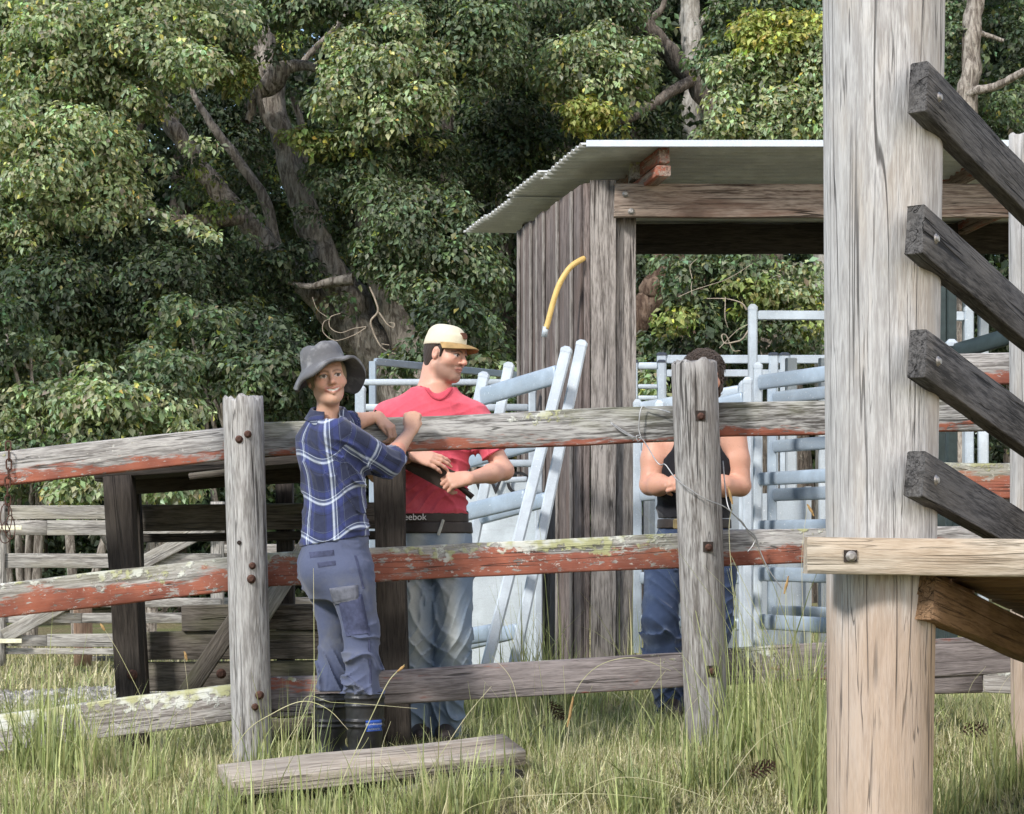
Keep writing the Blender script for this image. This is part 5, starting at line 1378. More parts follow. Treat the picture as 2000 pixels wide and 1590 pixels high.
M['cloth'] = cloth_mat('plain_cloth')
M['jersey'] = cloth_mat('red_jersey', fade=(.66, .16, .20), amt=.5)
M['denim'] = cloth_mat('worn_denim', fade=(.32, .35, .36), amt=.5)
M['navy'] = cloth_mat('dark_denim', fade=(.10, .135, .20), amt=.55)
M['drill'] = cloth_mat('blue_work_drill', fade=(.13, .135, .15), amt=.6)
M['felt'] = cloth_mat('grey_waxed_hat', .75, fade=(.27, .27, .275), amt=.75, fs=19)
M['canvas'] = cloth_mat('cream_cap_canvas', .9, fade=(.56, .50, .35), amt=.4)
M['rubber'] = plain('black_rubber', (.018, .018, .019), .42, 0, .5, 40, .25, .4)
M['leather'] = plain('dark_leather', (.03, .022, .018), .5, 0, .3, 60)

def plaid_mat():
    g = G('blue_plaid_flannel'); uv = g.n('SeparateXYZ', {0: g.attr('plaid_co', 'Vector')})
    NAVY, BLUE, MIDB, WHT, GREY, BLK = (.014, .018, .045), (.026, .036, .14), (.018, .026, .085), (.60, .66, .76), (.11, .135, .21), (.006, .006, .012)
    def band(x, per, ph):
        f = g.m('FRACT', g.m('ADD', g.m('DIVIDE', x, per), ph))
        return g.ramp(f, [(0, NAVY), (.26, NAVY), (.265, BLK), (.29, MIDB), (.34, BLUE), (.48, MIDB), (.50, GREY), (.52, WHT), (.575, GREY), (.61, BLK), (.62, GREY), (.64, WHT), (.655, MIDB), (.72, BLUE), (.83, BLK), (.84, GREY), (.855, NAVY)], 'CONSTANT')
    a = band(uv.outputs[0], .150, .1); b = band(uv.outputs[1], .165, .3)
    c = g.mix(.5, a, b)
    c = g.mix(.22, c, g.mix(1.0, a, b, 'ADD'))
    co = g.coord('Object'); n1 = g.noise(co, 120, 3, .7)
    c = g.mix(g.m('MULTIPLY', n1, .25), c, (.10, .11, .15))
    return g.done(g.bsdf(c, .9, normal=g.bump(g.noise(co, 45, 4, .6), .3, .005), spec=.15, **{'Sheen Weight': .2}))
M['plaid'] = plaid_mat()

def relax(V, Fq, it):
    E = np.concatenate([Fq[:, [0, 1]], Fq[:, [1, 2]], Fq[:, [2, 3]], Fq[:, [3, 0]]]); n = len(V); V = V.astype(np.float64)
    deg = np.bincount(E.ravel(), minlength=n)[:, None] + 1e-9
    for q in range(it):
        A = np.stack([np.bincount(E[:, 0], V[E[:, 1], k], n) + np.bincount(E[:, 1], V[E[:, 0], k], n) for k in range(3)], -1) / deg
        V = V + (.6 if q % 2 == 0 else -.25) * (A - V)
    return V.astype(np.float32)
def add_mesh(name, vol, mat, parent, colfn=None, uvfn=None):
    V, Fq = vol.mesh(); at_ = {}
    V = relax(V, Fq, {'body': 1, 'shirt': 5, 't_shirt': 7, 'jeans': 7, 'trousers': 7, 'singlet': 5}.get(name, 2))
    if colfn is not None:
        C = colfn(V); at_['col'] = ('FLOAT_COLOR', np.concatenate([C, np.ones((len(C), 1), np.float32)], 1))
    if uvfn is not None: at_['plaid_co'] = ('FLOAT_VECTOR', uvfn(V))
    return link(name, mesh_np(name, V, Fq, True, at_), M[mat], parent)
def solid(c): return lambda V: np.tile(np.array(c, np.float32), (len(V), 1))

# ================================================================== the woman
YW = 8.36
def Wp(px, py, dy=0.0): return np.array(at(px, py, YW)) + np.array([0, dy, 0])
woman = thing('person', 'smiling woman in a grey bucket hat and blue plaid shirt leaning on the rail', 'person', tuple(Wp(680, 1508)))
BY = math.radians(-55)                       # her shoulder line, as seen from above
RT = np.array([math.cos(BY), math.sin(BY), 0]); FW = np.array([-math.sin(BY), math.cos(BY), 0])
HC = Wp(641, 741, -.035); HM = rotm(math.radians(15), math.radians(2), math.radians(8))
SHR, ELR, WRR = Wp(668, 852, -.135), Wp(757, 904, .02), Wp(797, 838, .19)
SHL, ELL, WRL = Wp(610, 848, .13), Wp(664, 822, .245), Wp(728, 803, .325)
def trow(py, px, a, b, dy=0.0):
    p = Wp(px, py, dy); return (p[2], p[0], p[1], a, b)
torso = [trow(1090, 655, .158, .138), trow(1040, 655, .155, .128), trow(980, 652, .148, .112), trow(930, 648, .155, .112), trow(885, 641, .168, .118), trow(852, 637, .165, .11), trow(832, 637, .135, .085), trow(814, 640, .085, .07)]
v = Vol(Wp(540, 1110, -.32), Wp(850, 650, .48), .0034)
v.rings(torso[:-1], BY, .03, -.03)
v.cone(Wp(640, 830, .0), Wp(642, 765, -.025), .050, .043, .03)
head(v, HC, HM, .985, False, 1.0)
for a, b, c in ((SHR, ELR, WRR), (SHL, ELL, WRL)):
    v.cone(a, b, .036, .034, .03); v.cone(b, b * .65 + c * .35, .037, .036, .015); v.cone(b * .65 + c * .35, c, .036, .0245, .015)
hand(v, WRR, (.10, .30, .95), (.05, -.95, .30), 1, (78, 75, 40), .92, thumb_in=.9)
hand(v, WRL, (.72, -.22, -.62), (.55, -.45, .75), 1, (38, 60, 45), .92, thumb_in=.8)
SKW = (.53, .315, .225)
def wcol(V): return head_paint(V, HC, HM, .985, SKW, (.42, .13, .105), (.14, .08, .05), 1.0)
add_mesh('body', v, 'skin', woman, wcol)
# short fair hair under the hat
v = Vol(HC - .16, HC + .16, .004)
v.ell(HC + HM @ np.array([0, -.022, .022]), (.084, .098, .088), HM, .01)
v.ell(HC + HM @ np.array([0, .085, -.012]), (.068, .070, .085), HM, .012, 'sub')
v.ell(HC + HM @ np.array([0, -.02, -.13]), (.11, .11, .07), HM, .01, 'sub')
v.disp(lambda X, Y, Z: .0025 * np.sin(X * 420 + 60 * Z) * np.sin(Y * 380))
add_mesh('hair', v, 'cloth', woman, solid((.20, .15, .09)))
# shirt
v = Vol(Wp(540, 1110, -.32), Wp(815, 780, .48), .0042)
v.rings(torso, BY, .02, .004)
v.cone(SHR + np.array([-.008, .01, .004]), ELR, .068, .060, .045); v.cone(ELR, ELR * .80 + WRR * .20, .056, .052, .02)
v.cone(SHL, ELL, .062, .056, .045); v.cone(ELL, ELL * .85 + WRL * .15, .055, .048, .02)
for a, b in ((ELR, WRR), (ELL, WRL)): v.cone(a * .88 + b * .12, a * .76 + b * .24, .058, .055, .006)      # rolled cuff
v.cone(ELR * .74 + WRR * .26, WRR, .046, .040, .004, 'sub'); v.cone(ELL * .78 + WRL * .22, WRL, .044, .038, .004, 'sub')
v.cone(Wp(642, 760, -.05), Wp(645, 818, -.045), .050, .046, .006, 'sub')
v.cone(Wp(655, 800, -.09), Wp(672, 852, -.15), .036, .008, .006, 'sub')
v.disp(fold_fn(.012, 34, ((.25, .1, .9, .3), (.8, -.4, .5, 1.7), (-.4, .3, .8, .9)), ((H, .55), (1.0, .9), (1.15, 1.0), (1.3, .5), (1.40, .1))))
v.cut(Wp(600, 1066), (.16, 0, -1))
def wuv(V):
    u = np.arctan2((V - torso_c(V)) @ FW, (V - torso_c(V)) @ RT) * .15
    uv = np.stack([u, V[:, 2] + .03 * np.sin(V[:, 0] * 23) - .12 * V[:, 0], np.zeros(len(V))], -1)
    for a, b, c in ((SHR, ELR, WRR), (SHL, ELL, WRL)):
        ab = b - a; L = np.linalg.norm(ab); ax = ab / L; q = V - a; t = q @ ax; rad = q - t[:, None] * ax; rr = np.linalg.norm(rad, axis=1)
        e1 = np.cross(ax, (0, 0, 1.0)); e1 /= np.linalg.norm(e1); e2 = np.cross(ax, e1)
        ang = np.arctan2(rad @ e2, rad @ e1) * .062
        m = (t > .015) & (t < L + .12) & (rr < .105)
        uv[m] = np.stack([ang + .02, t + .05, 0 * t], -1)[m]
    return uv
def torso_c(V):
    r_ = np.array(sorted(torso)); return np.stack([np.interp(V[:, 2], r_[:, 0], r_[:, 1]), np.interp(V[:, 2], r_[:, 0], r_[:, 2]), V[:, 2]], -1)
shirt = add_mesh('shirt', v, 'plaid', woman, None, wuv)
# folded collar, open at the throat
NC = Wp(641, 814, -.005); cr_ = []
for i in range(33):
    a = math.radians(-38 + 300 * i / 32); d_ = np.array([math.cos(a), math.sin(a), 0]); e = min(i, 32 - i) / 32
    tip = 1.0 if e > .12 else 1 + (.12 - e) * 3.0
    ctr = NC + np.array([0, 0, .018 * math.sin(a)])
    cr_.append([ctr + d_ * .058 + (0, 0, .020), ctr + d_ * .064 + (0, 0, .034), ctr + d_ * .072 + (0, 0, .033), ctr + d_ * .096 * (1 + .06 * math.sin(5 * a)) + (0, 0, -.010 - .034 * (tip - 1) * 3), ctr + d_ * .088 + (0, 0, -.012 - .034 * (tip - 1) * 3), ctr + d_ * .062 + (0, 0, .012)])
me = loft('collar', cr_); cc_ = me.attributes.new('plaid_co', 'FLOAT_VECTOR', 'POINT')
VV = np.zeros(len(me.vertices) * 3, np.float32); me.vertices.foreach_get('co', VV); VV = VV.reshape(-1, 3)
cc_.data.foreach_set('vector', np.stack([VV[:, 0] * .8 + .03, VV[:, 2] * 1.2 + VV[:, 1] * .5, 0 * VV[:, 0]], -1).astype(np.float32).ravel())
link('collar', me, M['plaid'], shirt)
# trousers
v = Vol(Wp(560, 1385, -.3), Wp(780, 1035, .3), .0045)
KR, AR_ = Wp(708, 1225, -.10), Wp(714, 1385, -.10); KL, AL = Wp(650, 1225, .09), Wp(648, 1385, .08)
v.rings([trow(1045, 657, .150, .125), trow(1075, 656, .162, .135), trow(1115, 655, .172, .142), trow(1150, 657, .165, .13), trow(1175, 660, .14, .11)], BY, .03)
v.ell(Wp(628, 1112, -.06), (.085, .09, .10), None, .04); v.ell(Wp(618, 1112, .06), (.08, .09, .10), None, .04)
v.cone(Wp(683, 1120, -.07), KR, .105, .078, .03); v.cone(KR, AR_, .078, .072, .02)
v.cone(Wp(646, 1125, .07), KL, .102, .076, .03); v.cone(KL, AL, .076, .068, .02)
v.cone(Wp(702, 1160, -.155), Wp(710, 1215, -.165), .026, .026, .012)      # cargo pocket swell
v.disp(fold_fn(.017, 38, ((.25, .1, 1.0, .2), (.75, .3, .65, 2.2), (-.5, .2, .8, 1.0)), ((0, 1.3), (.35, 1.1), (.5, .8), (.72, .6), (.86, .25)), 3))
v.cut(Wp(600, 1352), (0, 0, -1))
tr = add_mesh('trousers', v, 'drill', woman, solid((.085, .10, .165)))
from mathutils.bvhtree import BVHTree
def bvh_of(o):
    me = o.data; V = np.zeros(len(me.vertices) * 3, np.float32); me.vertices.foreach_get('co', V)
    mw = world_of(o); P = [mw @ Vector(p) for p in V.reshape(-1, 3)]
    return BVHTree.FromPolygons(P, [tuple(p.vertices) for p in me.polygons])
def on_surface(bvh, px, py, lift):
    """the point of a garment that shows at this place, lifted off the cloth along its normal"""
    d = (at(px, py, 10) - Vector((0, 0, H))).normalized(); h, n, _, _ = bvh.ray_cast(Vector((0, 0, H)), d)
    if h is None: return None
    return h, (n if n.dot(d) < 0 else -n), lift
def patch(name, pts, bvh, th, mat, parent, grid=7):
    """a sewn panel that follows the cloth: corners TL TR BR BL as seen in the photograph"""
    c = [np.array(p, float) for p in pts]; top, bot = [], []; last = None
    for i in range(grid + 1):
        for j in range(grid + 1):
            u, w_ = i / grid, j / grid
            q = (c[0] * (1 - u) + c[1] * u) * (1 - w_) + (c[3] * (1 - u) + c[2] * u) * w_
            r_ = on_surface(bvh, q[0], q[1], th) or last
            last = r_; edge = 0.35 if (i in (0, grid) or j in (0, grid)) else 1.0
            top.append(r_[0] + r_[1] * th * edge); bot.append(r_[0] - r_[1] * .006)
    n = grid + 1; N0 = len(top); Fs = []
    for i in range(grid):
        for j in range(grid):
            a = i * n + j; Fs.append((a, a + 1, a + n + 1, a + n))
        for a, b in ((i * n, (i + 1) * n), (i * n + grid, (i + 1) * n + grid), (i, i + 1), (grid * n + i, grid * n + i + 1)):
            Fs.append((a, b, b + N0, a + N0))
    return link(name, mesh_py(name, top + bot, Fs, True), mat, parent)
def print_on(name, body, px, py, size_px, bvh, lift, mat, parent, slope=0.0):
    """lettering laid on a surface, size in photograph pixels"""
    me = text_me(body, 1.0, 0.0)
    for vv in me.vertices:
        x, y = vv.co.x * size_px, vv.co.y * size_px
        r_ = on_surface(bvh, px + x, py - y + slope * x, lift)
        vv.co = r_[0] + r_[1] * lift if r_ else at(px, py, 8.2)
    return link(name, me, mat, parent)
def ccol(name, c, rough=.85):
    return plain(name, c, rough, 0, .3, 60, .4, .2)
M['drill2'] = ccol('dark_blue_drill', (.055, .062, .11)); M['drill3'] = ccol('dusty_blue_drill', (.12, .125, .15))
TB = bvh_of(tr)
patch('cargo_pocket', [(660, 1168), (706, 1160), (722, 1236), (677, 1243)], TB, .009, M['drill2'], tr)
patch('pocket_flap', [(644, 1149), (698, 1142), (701, 1172), (653, 1180)], TB, .014, M['drill3'], tr)
patch('back_pocket_welt', [(604, 1079), (652, 1074), (653, 1085), (606, 1090)], TB, .004, M['drill2'], tr)
patch('back_pocket_welt', [(620, 1099), (655, 1095), (656, 1104), (622, 1109)], TB, .004, M['drill2'], tr)
patch('side_seam', [(692, 1085), (696, 1085), (712, 1150), (708, 1150)], TB, .003, M['drill2'], tr)
patch('side_seam', [(718, 1225), (722, 1225), (726, 1335), (722, 1335)], TB, .003, M['drill2'], tr)
# gumboots
def boot(px, top, dy, a, b, label=None):
    c0 = Wp(px, top, dy); zb = float(gz(c0[0], c0[1])) + .0
    v = Vol((c0[0] - .2, c0[1] - .25, zb - .02), (c0[0] + .3, c0[1] + .32, c0[2] + .03), .0045)
    hgt = c0[2] - zb
    v.rings([(zb + .02, c0[0], c0[1], a * .86, b * .86), (zb + .10, c0[0], c0[1], a * .80, b * .80), (zb + hgt * .55, c0[0], c0[1], a * .92, b * .94), (c0[2], c0[0], c0[1], a, b)], BY + math.pi / 2, .01)
    f = c0.copy(); f[2] = zb + .05; v.cone(f - FW * .03, f + FW * .15, .052, .046, .04)
    f[2] = zb + .012; v.cone(f - FW * .05, f + FW * .17, .042, .042, .01)
    for q in (.07, .16, .34, .40):
        zz = c0[2] - hgt * q
        v.rings([(zz - .004, c0[0], c0[1], a * (1 - .1 * q) + .0045, b * (1 - .1 * q) + .0045), (zz + .004, c0[0], c0[1], a * (1 - .1 * q) + .0045, b * (1 - .1 * q) + .0045)], BY + math.pi / 2, .004)
    v.rings([(c0[2] - .05, c0[0], c0[1], a - .008, b - .008), (c0[2] + .04, c0[0], c0[1], a - .006, b - .006)], BY + math.pi / 2, .002, 0, 'sub')
    return add_mesh('boot', v, 'rubber', woman)
bt = boot(716, 1347, -.10, .083, .072); boot(642, 1358, .08, .074, .064)
# the maker's blue label on the near boot
BB = bvh_of(bt)
lab = patch('boot_label', [(714, 1408), (745, 1406), (746, 1427), (715, 1429)], BB, .003, plain('blue_label', (.03, .09, .38), .45, 0, .05), bt)
LB = bvh_of(lab)
print_on('lettering', 'Blundstone', 730, 1414, 7.0, LB, .0012, plain('white_print', (.8, .8, .8), .5, 0, .02), lab, -.06)
print_on('lettering', 'GUMBOOTS', 730, 1424, 4.2, LB, .0012, plain('pale_print', (.6, .65, .75), .5, 0, .02), lab, -.06)
# bucket hat
def hat():
    k = 80; rings = []
    prof = [(-.034, .150, 1.0), (-.026, .153, 1.0), (-.006, .130, .65), (.010, .106, .22), (.022, .0935, .05), (.045, .090, 0), (.070, .086, 0), (.092, .079, 0), (.104, .066, 0), (.108, .045, 0), (.103, .018, 0)]
    for z, r, wv in prof:
        ring = []
        for j in range(k):
            a = 2 * math.pi * j / k
            fr_, rt = math.sin(a), math.cos(a)                       # forward (to the lens), to the picture's right
            dz = wv * (-.012 * rt * rt + .040 * max(0, fr_) ** 1.5 * (1 + .45 * rt) + .006 * math.sin(3 * a + .4) + .005 * math.sin(7 * a + 1.6) - .062 * max(0, rt) ** 2 * max(0, .75 - fr_) - .018 * max(0, -rt) * max(0, .3 + fr_))
            rr = r * (1 + wv * .06 * math.sin(3 * a + 1.0)) * (1 + (.020 * math.sin(4 * a + 1.3) + .012 * math.sin(7 * a) if z > .03 else 0))
            dent = (-.012 * math.exp(-((a - 2.3) / .45) ** 2) - .008 * math.exp(-((a - 1.0) / .35) ** 2)) if z > .08 else 0
            ring.append((rt * rr * .97, fr_ * rr * 1.08 - .004, z + dz + dent))
        rings.append(ring)
    outer = np.array(rings); inner = outer.copy()
    inner[:, :, :2] *= .972; inner[:, :, 2] -= .004
    full = np.concatenate([inner[::-1], outer])
    HX = rotm(math.radians(22), math.radians(8), math.radians(14))
    W3 = (full.reshape(-1, 3) @ HX.T) + (HC + HM @ np.array([-.003, -.006, .041]))
    n = len(full); me = loft('hat', W3.reshape(n, k, 3), caps=True, smooth=True, cap_smooth=True)
    a = me.attributes.new('col', 'FLOAT_COLOR', 'POINT'); a.data.foreach_set('color', np.tile(np.array([.115, .115, .122, 1], np.float32), len(me.vertices)))
    return link('hat', me, M['felt'], woman)
hat()
# dark cord bracelet
bp_ = [Vector(WRL * .93 + ELL * .07 + .029 * (np.cross((0, .3, 1), (1, .2, 0)) * 0 + np.array([.15 * math.cos(t), math.cos(t) * .75, math.sin(t)]))) for t in np.linspace(0, 2 * math.pi, 21)[:-1]]
link('bracelet', ring_me('bracelet', bp_, .0028), M['leather'], woman)

# ================================================================== the man in the cap
YM = 9.38
def Mp(px, py, dy=0.0): return np.array(at(px, py, YM)) + np.array([0, dy, 0])
man = thing('person', 'man in a cream cap and red t-shirt looking right and holding a dark tool', 'person', tuple(Mp(850, 1432)))
MC = Mp(871, 694, -.01); MH = rotm(math.radians(57), math.radians(-9), math.radians(-5))
MY = math.radians(6)
def mrow(py, px, a, b, dy=0.0):
    p = Mp(px, py, dy); return (p[2], p[0], p[1], a, b)
mt = [mrow(1012, 842, .172, .122), mrow(960, 840, .172, .118), mrow(900, 838, .182, .124), mrow(850, 838, .198, .128), mrow(815, 838, .198, .115), mrow(792, 840, .175, .098), mrow(774, 844, .13, .085), mrow(757, 848, .094, .077), mrow(742, 850, .074, .066)]
S1, E1, W1 = Mp(757, 812, .0), Mp(738, 925, -.04), Mp(808, 893, -.245)      # his right arm, at the picture's left
S2, E2, W2 = Mp(925, 812, .0), Mp(985, 920, -.03), Mp(920, 938, -.235)
v = Vol(Mp(690, 1040, -.34), Mp(1030, 615, .2), .0036)
v.rings(mt[1:-1], MY, .03, -.035)
v.cone(Mp(846, 785, .01), Mp(860, 715, .0), .066, .057, .04); v.cone(Mp(835, 770, .03), Mp(846, 715, .03), .05, .05, .03)
head(v, MC, MH, 1.03, True, 0.0)
for a, b, c in ((S1, E1, W1), (S2, E2, W2)):
    v.cone(a, a * .5 + b * .5, .044, .047, .03); v.cone(a * .5 + b * .5, b, .047, .041, .02); v.cone(b, b * .62 + c * .38, .042, .043, .02); v.cone(b * .62 + c * .38, c, .043, .027, .02)
hand(v, W1, (.92, -.06, -.22), (.12, -.80, .60), -1, (10, 16, 16), 1.05, thumb_in=1.0)
hand(v, W2, (-.86, -.18, -.12), (.0, -.85, .5), 1, (52, 68, 45), 1.05, thumb_in=.9)
SKM = (.60, .345, .255)
def mcol(V):
    C = head_paint(V, MC, MH, 1.03, SKM, (.44, .17, .14), (.05, .032, .024), 0.0, (.10, .065, .05)); return C
add_mesh('body', v, 'skin', man, mcol)
v = Vol(MC - .17, MC + .17, .0045)
v.ell(MC + MH @ np.array([0, -.024, .022]), (.081, .090, .092), MH, .01)
v.ell(MC + MH @ np.array([0, -.050, -.030]), (.062, .050, .062), MH, .02)
for q in (-1, 1): v.cone(MC + MH @ np.array([q * .073, .022, .03]), MC + MH @ np.array([q * .071, .018, -.012]), .011, .006, .008)
v.ell(MC + MH @ np.array([0, .098, -.01]), (.12, .078, .13), MH, .008, 'sub')
v.ell(MC + MH @ np.array([0, .055, -.095]), (.12, .078, .085), MH, .012, 'sub')
v.ell(MC + MH @ np.array([0, -.04, -.155]), (.12, .12, .07), MH, .012, 'sub')
for q in (-1, 1): v.ell(MC + MH @ np.array([q * .085, -.004, -.006]), (.025, .022, .034), MH, .006, 'sub')
v.disp(lambda X, Y, Z: .002 * np.sin(X * 500 + 80 * Z) * np.sin(Z * 240))
add_mesh('hair', v, 'cloth', man, solid((.045, .034, .028)))
# t-shirt
v = Vol(Mp(690, 1030, -.3), Mp(1030, 745, .22), .0044)
v.rings(mt[:-1], MY, .02, .006)
v.cone(S1, S1 * .15 + E1 * .85, .062, .070, .05); v.cone(S2, S2 * .15 + E2 * .85, .062, .070, .05)
for q in (S1, S2): v.cone(Mp(845, 768, .02), q, .050, .056, .05)
v.disp(fold_fn(.015, 34, ((.5, .2, .85, .5), (.9, 0, .25, 1.1), (-.4, .1, .9, 2.0)), ((.9, 1.0), (1.15, 1.0), (1.35, .7), (1.50, .40), (1.62, .10)), 5))
for a, b in ((S1, E1), (S2, E2)): v.trim(a * .30 + b * .70, b - a, .105)
v.cone(Mp(860, 700, -.02), Mp(853, 752, -.03), .066, .060, .004, 'sub'); v.cone(Mp(857, 738, -.095), Mp(855, 758, -.095), .050, .034, .006, 'sub')
v.cut(Mp(800, 1004), (0, 0, -1))
tee = add_mesh('t_shirt', v, 'jersey', man, solid((.60, .085, .12)))
def neckline(vol, c, r=.070, n=44):
    zs = []
    for t in np.linspace(0, 2 * math.pi, n + 1)[:-1]:
        best = None
        for rr in (r, r + .008, r + .016, r + .024, r + .034):
            ix = [int(round((c[0] + math.cos(t) * rr - vol.lo[0]) / vol.h)), int(round((c[1] + math.sin(t) * rr - vol.lo[1]) / vol.h))]
            col = np.where(vol.D[ix[0], ix[1]] < 0)[0]
            if len(col):
                z = vol.lo[2] + vol.h * col.max(); 
                if best is None or z > best[1] + .006: best = (rr, z)
        zs.append(best or (r, c[2]))
    zs = np.array(zs); ker = np.array([1, 2, 3, 2, 1.]) / 9
    sm = np.stack([np.convolve(np.concatenate([q[-2:], q, q[:2]]), ker, 'valid') for q in zs.T], -1)
    return [Vector((c[0] + math.cos(t) * a, c[1] + math.sin(t) * a, b - .004)) for t, (a, b) in zip(np.linspace(0, 2 * math.pi, n + 1)[:-1], sm)]
link('collar', ring_me('collar', neckline(v, Mp(853, 752, -.02)), .0085, 8), plain('red_rib', (.50, .06, .09), .9), tee)
# jeans, belt, waistband
v = Vol(Mp(730, 1440, -.25), Mp(950, 990, .25), .0048)
v.rings([mrow(1018, 846, .168, .122), mrow(1045, 848, .178, .130), mrow(1090, 850, .182, .132), mrow(1125, 852, .178, .12)], MY, .03)
v.cone(Mp(805, 1110, 0), Mp(815, 1245, -.04), .100, .078, .03); v.cone(Mp(815, 1245, -.04), Mp(818, 1440, 0), .078, .072, .02)
v.cone(Mp(884, 1110, 0), Mp(886, 1245, -.06), .104, .082, .03); v.cone(Mp(886, 1245, -.06), Mp(872, 1440, 0), .082, .074, .02)
v.disp(fold_fn(.013, 36, ((.9, .1, .35, .9), (.7, .3, .6, .2), (-.8, .2, .4, 1.2)), ((0, 1.3), (.4, 1.1), (.75, .6), (1.0, .1)), 4))
def jcol(V):
    C = np.tile(np.array((.17, .225, .30), np.float32), (len(V), 1))
    cx = np.where(V[:, 0] > Mp(852, 1200)[0], Mp(882, 1200)[0], Mp(812, 1200)[0])
    m = np.exp(-((V[:, 0] - cx + .01 * np.sin(V[:, 2] * 11)) / .042) ** 2)[:, None] * np.clip((V[:, 2] - .25) / .2, 0, 1)[:, None]
    C = C * (1 - .7 * m) + np.array((.46, .47, .43), np.float32) * .7 * m
    up = np.clip((V[:, 2] - 1.0) / .05, 0, 1)[:, None] * .75
    return C * (1 - up) + np.array((.13, .13, .115), np.float32) * up
je = add_mesh('jeans', v, 'denim', man, jcol)
def band(name, rows, yaw, mat, parent, grow, lo, hi):
    v = Vol(lo, hi, .0042); v.rings(rows, yaw, .004, grow); return add_mesh(name, v, mat, parent, None)
band('waistband', [mrow(1022, 843, .166, .118), mrow(998, 842, .168, .118)], MY, 'leather', man, .004, Mp(740, 1040, -.2), Mp(950, 985, .2))
band('belt', [mrow(1042, 846, .176, .126), mrow(1020, 846, .170, .122)], MY, 'leather', man, .008, Mp(740, 1060, -.22), Mp(950, 1000, .22))
link('lettering', text_me('Reebok', .042, .001), plain('white_band_print', (.75, .75, .75), .6, 0, .02), man, Matrix.Translation(Mp(808, 1011, -.128)) @ Matrix.Rotation(-.16, 4, 'Z') @ Matrix.Rotation(math.pi / 2, 4, 'X'))
link('belt_loop', box_me('belt_loop', .014, .01, .075, .003), plain('pale_denim', (.42, .42, .38), .9), man, Matrix.Translation(Mp(863, 1031, -.142)) @ Matrix.Rotation(.32, 4, 'Y'))
for px in (822, 870):
    v = Vol(Mp(px - 40, 1450, -.3), Mp(px + 40, 1395, .1), .005); v.cone(Mp(px, 1428, -.01), Mp(px, 1434, -.17), .05, .04, .02); add_mesh('boot', v, 'leather', man)
# cap
def cap():
    k = 48; rings = []
    for i in range(13):
        t = i / 12; z = -.026 + .098 * math.sin(t * math.pi / 2); r = math.cos(t * math.pi / 2) ** .55 if t < 1 else .02
        ring = []
        for j in range(k):
            a = 2 * math.pi * j / k
            seam = 1 - .012 * abs(math.cos(3 * a)) ** 8
            ring.append((math.cos(a) * .0875 * r * seam, math.sin(a) * .104 * r * seam - .012, z + (.010 * math.sin(a) if i < 5 else 0)))
        rings.append(ring)
    fr = np.array(rings); inn = fr.copy(); inn[:, :, :2] *= .96; inn[:, :, 2] -= .003
    full = np.concatenate([inn[::-1], fr])
    base = MC + MH @ np.array([0, -.003, .066])
    W3 = full.reshape(-1, 3) @ MH.T + base
    me = loft('cap', W3.reshape(len(full), k, 3), caps=True, smooth=True, cap_smooth=True)
    a = me.attributes.new('col', 'FLOAT_COLOR', 'POINT'); a.data.foreach_set('color', np.tile(np.array([.66, .61, .46, 1], np.float32), len(me.vertices)))
    o = link('cap', me, M['canvas'], man)
    # brim
    nu, nw = 18, 7; V = []
    for i in range(nu + 1):
        a = math.radians(14 + 152 * i / nu)
        for j in range(nw + 1):
            q = j / nw; x0, y0 = math.cos(a) * .086, math.sin(a) * .102 - .012
            x = x0 * (1 + .04 * q); y = y0 + q * .078 * math.sin(a) ** .8
            z = -.018 + .010 * math.sin(a) + .006 * q - .16 * abs(x) ** 1.6 * q * 4.5 - .018 * q * q
            V.append((x, y, z))
    V = np.array(V); n = nw + 1; N0 = len(V); V = np.concatenate([V, V - np.array([0, 0, .0045])]); Fs = []
    for i in range(nu):
        for j in range(nw):
            b = i * n + j; Fs.append((b, b + 1, b + n + 1, b + n)); Fs.append((N0 + b, N0 + b + n, N0 + b + n + 1, N0 + b + 1))
        b = i * n + nw; Fs.append((b, b + N0, b + n + N0, b + n))
    me = mesh_py('brim', V @ MH.T + base, Fs, True)
    link('brim', me, plain('tan_peak', (.40, .26, .11), .85, 0, .35, 25), o)
    # brown emblem on the front panel
    em = []; 
    for (x, z_, r) in ((0, 0, .017), ):
        for j in range(16):
            a = 2 * math.pi * j / 16; em.append((math.cos(a) * r * (1 + .25 * math.sin(3 * a)), .0, z_ + math.sin(a) * r * (1 + .2 * math.cos(2 * a))))
    E0 = np.array(em); yy = np.sqrt(np.clip(1 - (E0[:, 0] / .0875) ** 2, 0, 1)) * .104
    r1 = np.stack([E0[:, 0], yy * .885 - .010 - E0[:, 2] * .55 + .006, E0[:, 2] + .030], -1); r0 = r1 - np.array([0, .012, 0]); r2 = r1 + np.array([0, .004, .001]); 
    me = loft('emblem', np.array([r0 @ MH.T + base, r2 @ MH.T + base]), smooth=False)
    link('emblem', me, plain('brown_emblem', (.14, .055, .03), .8, 0, .5, 200), o)
cap()
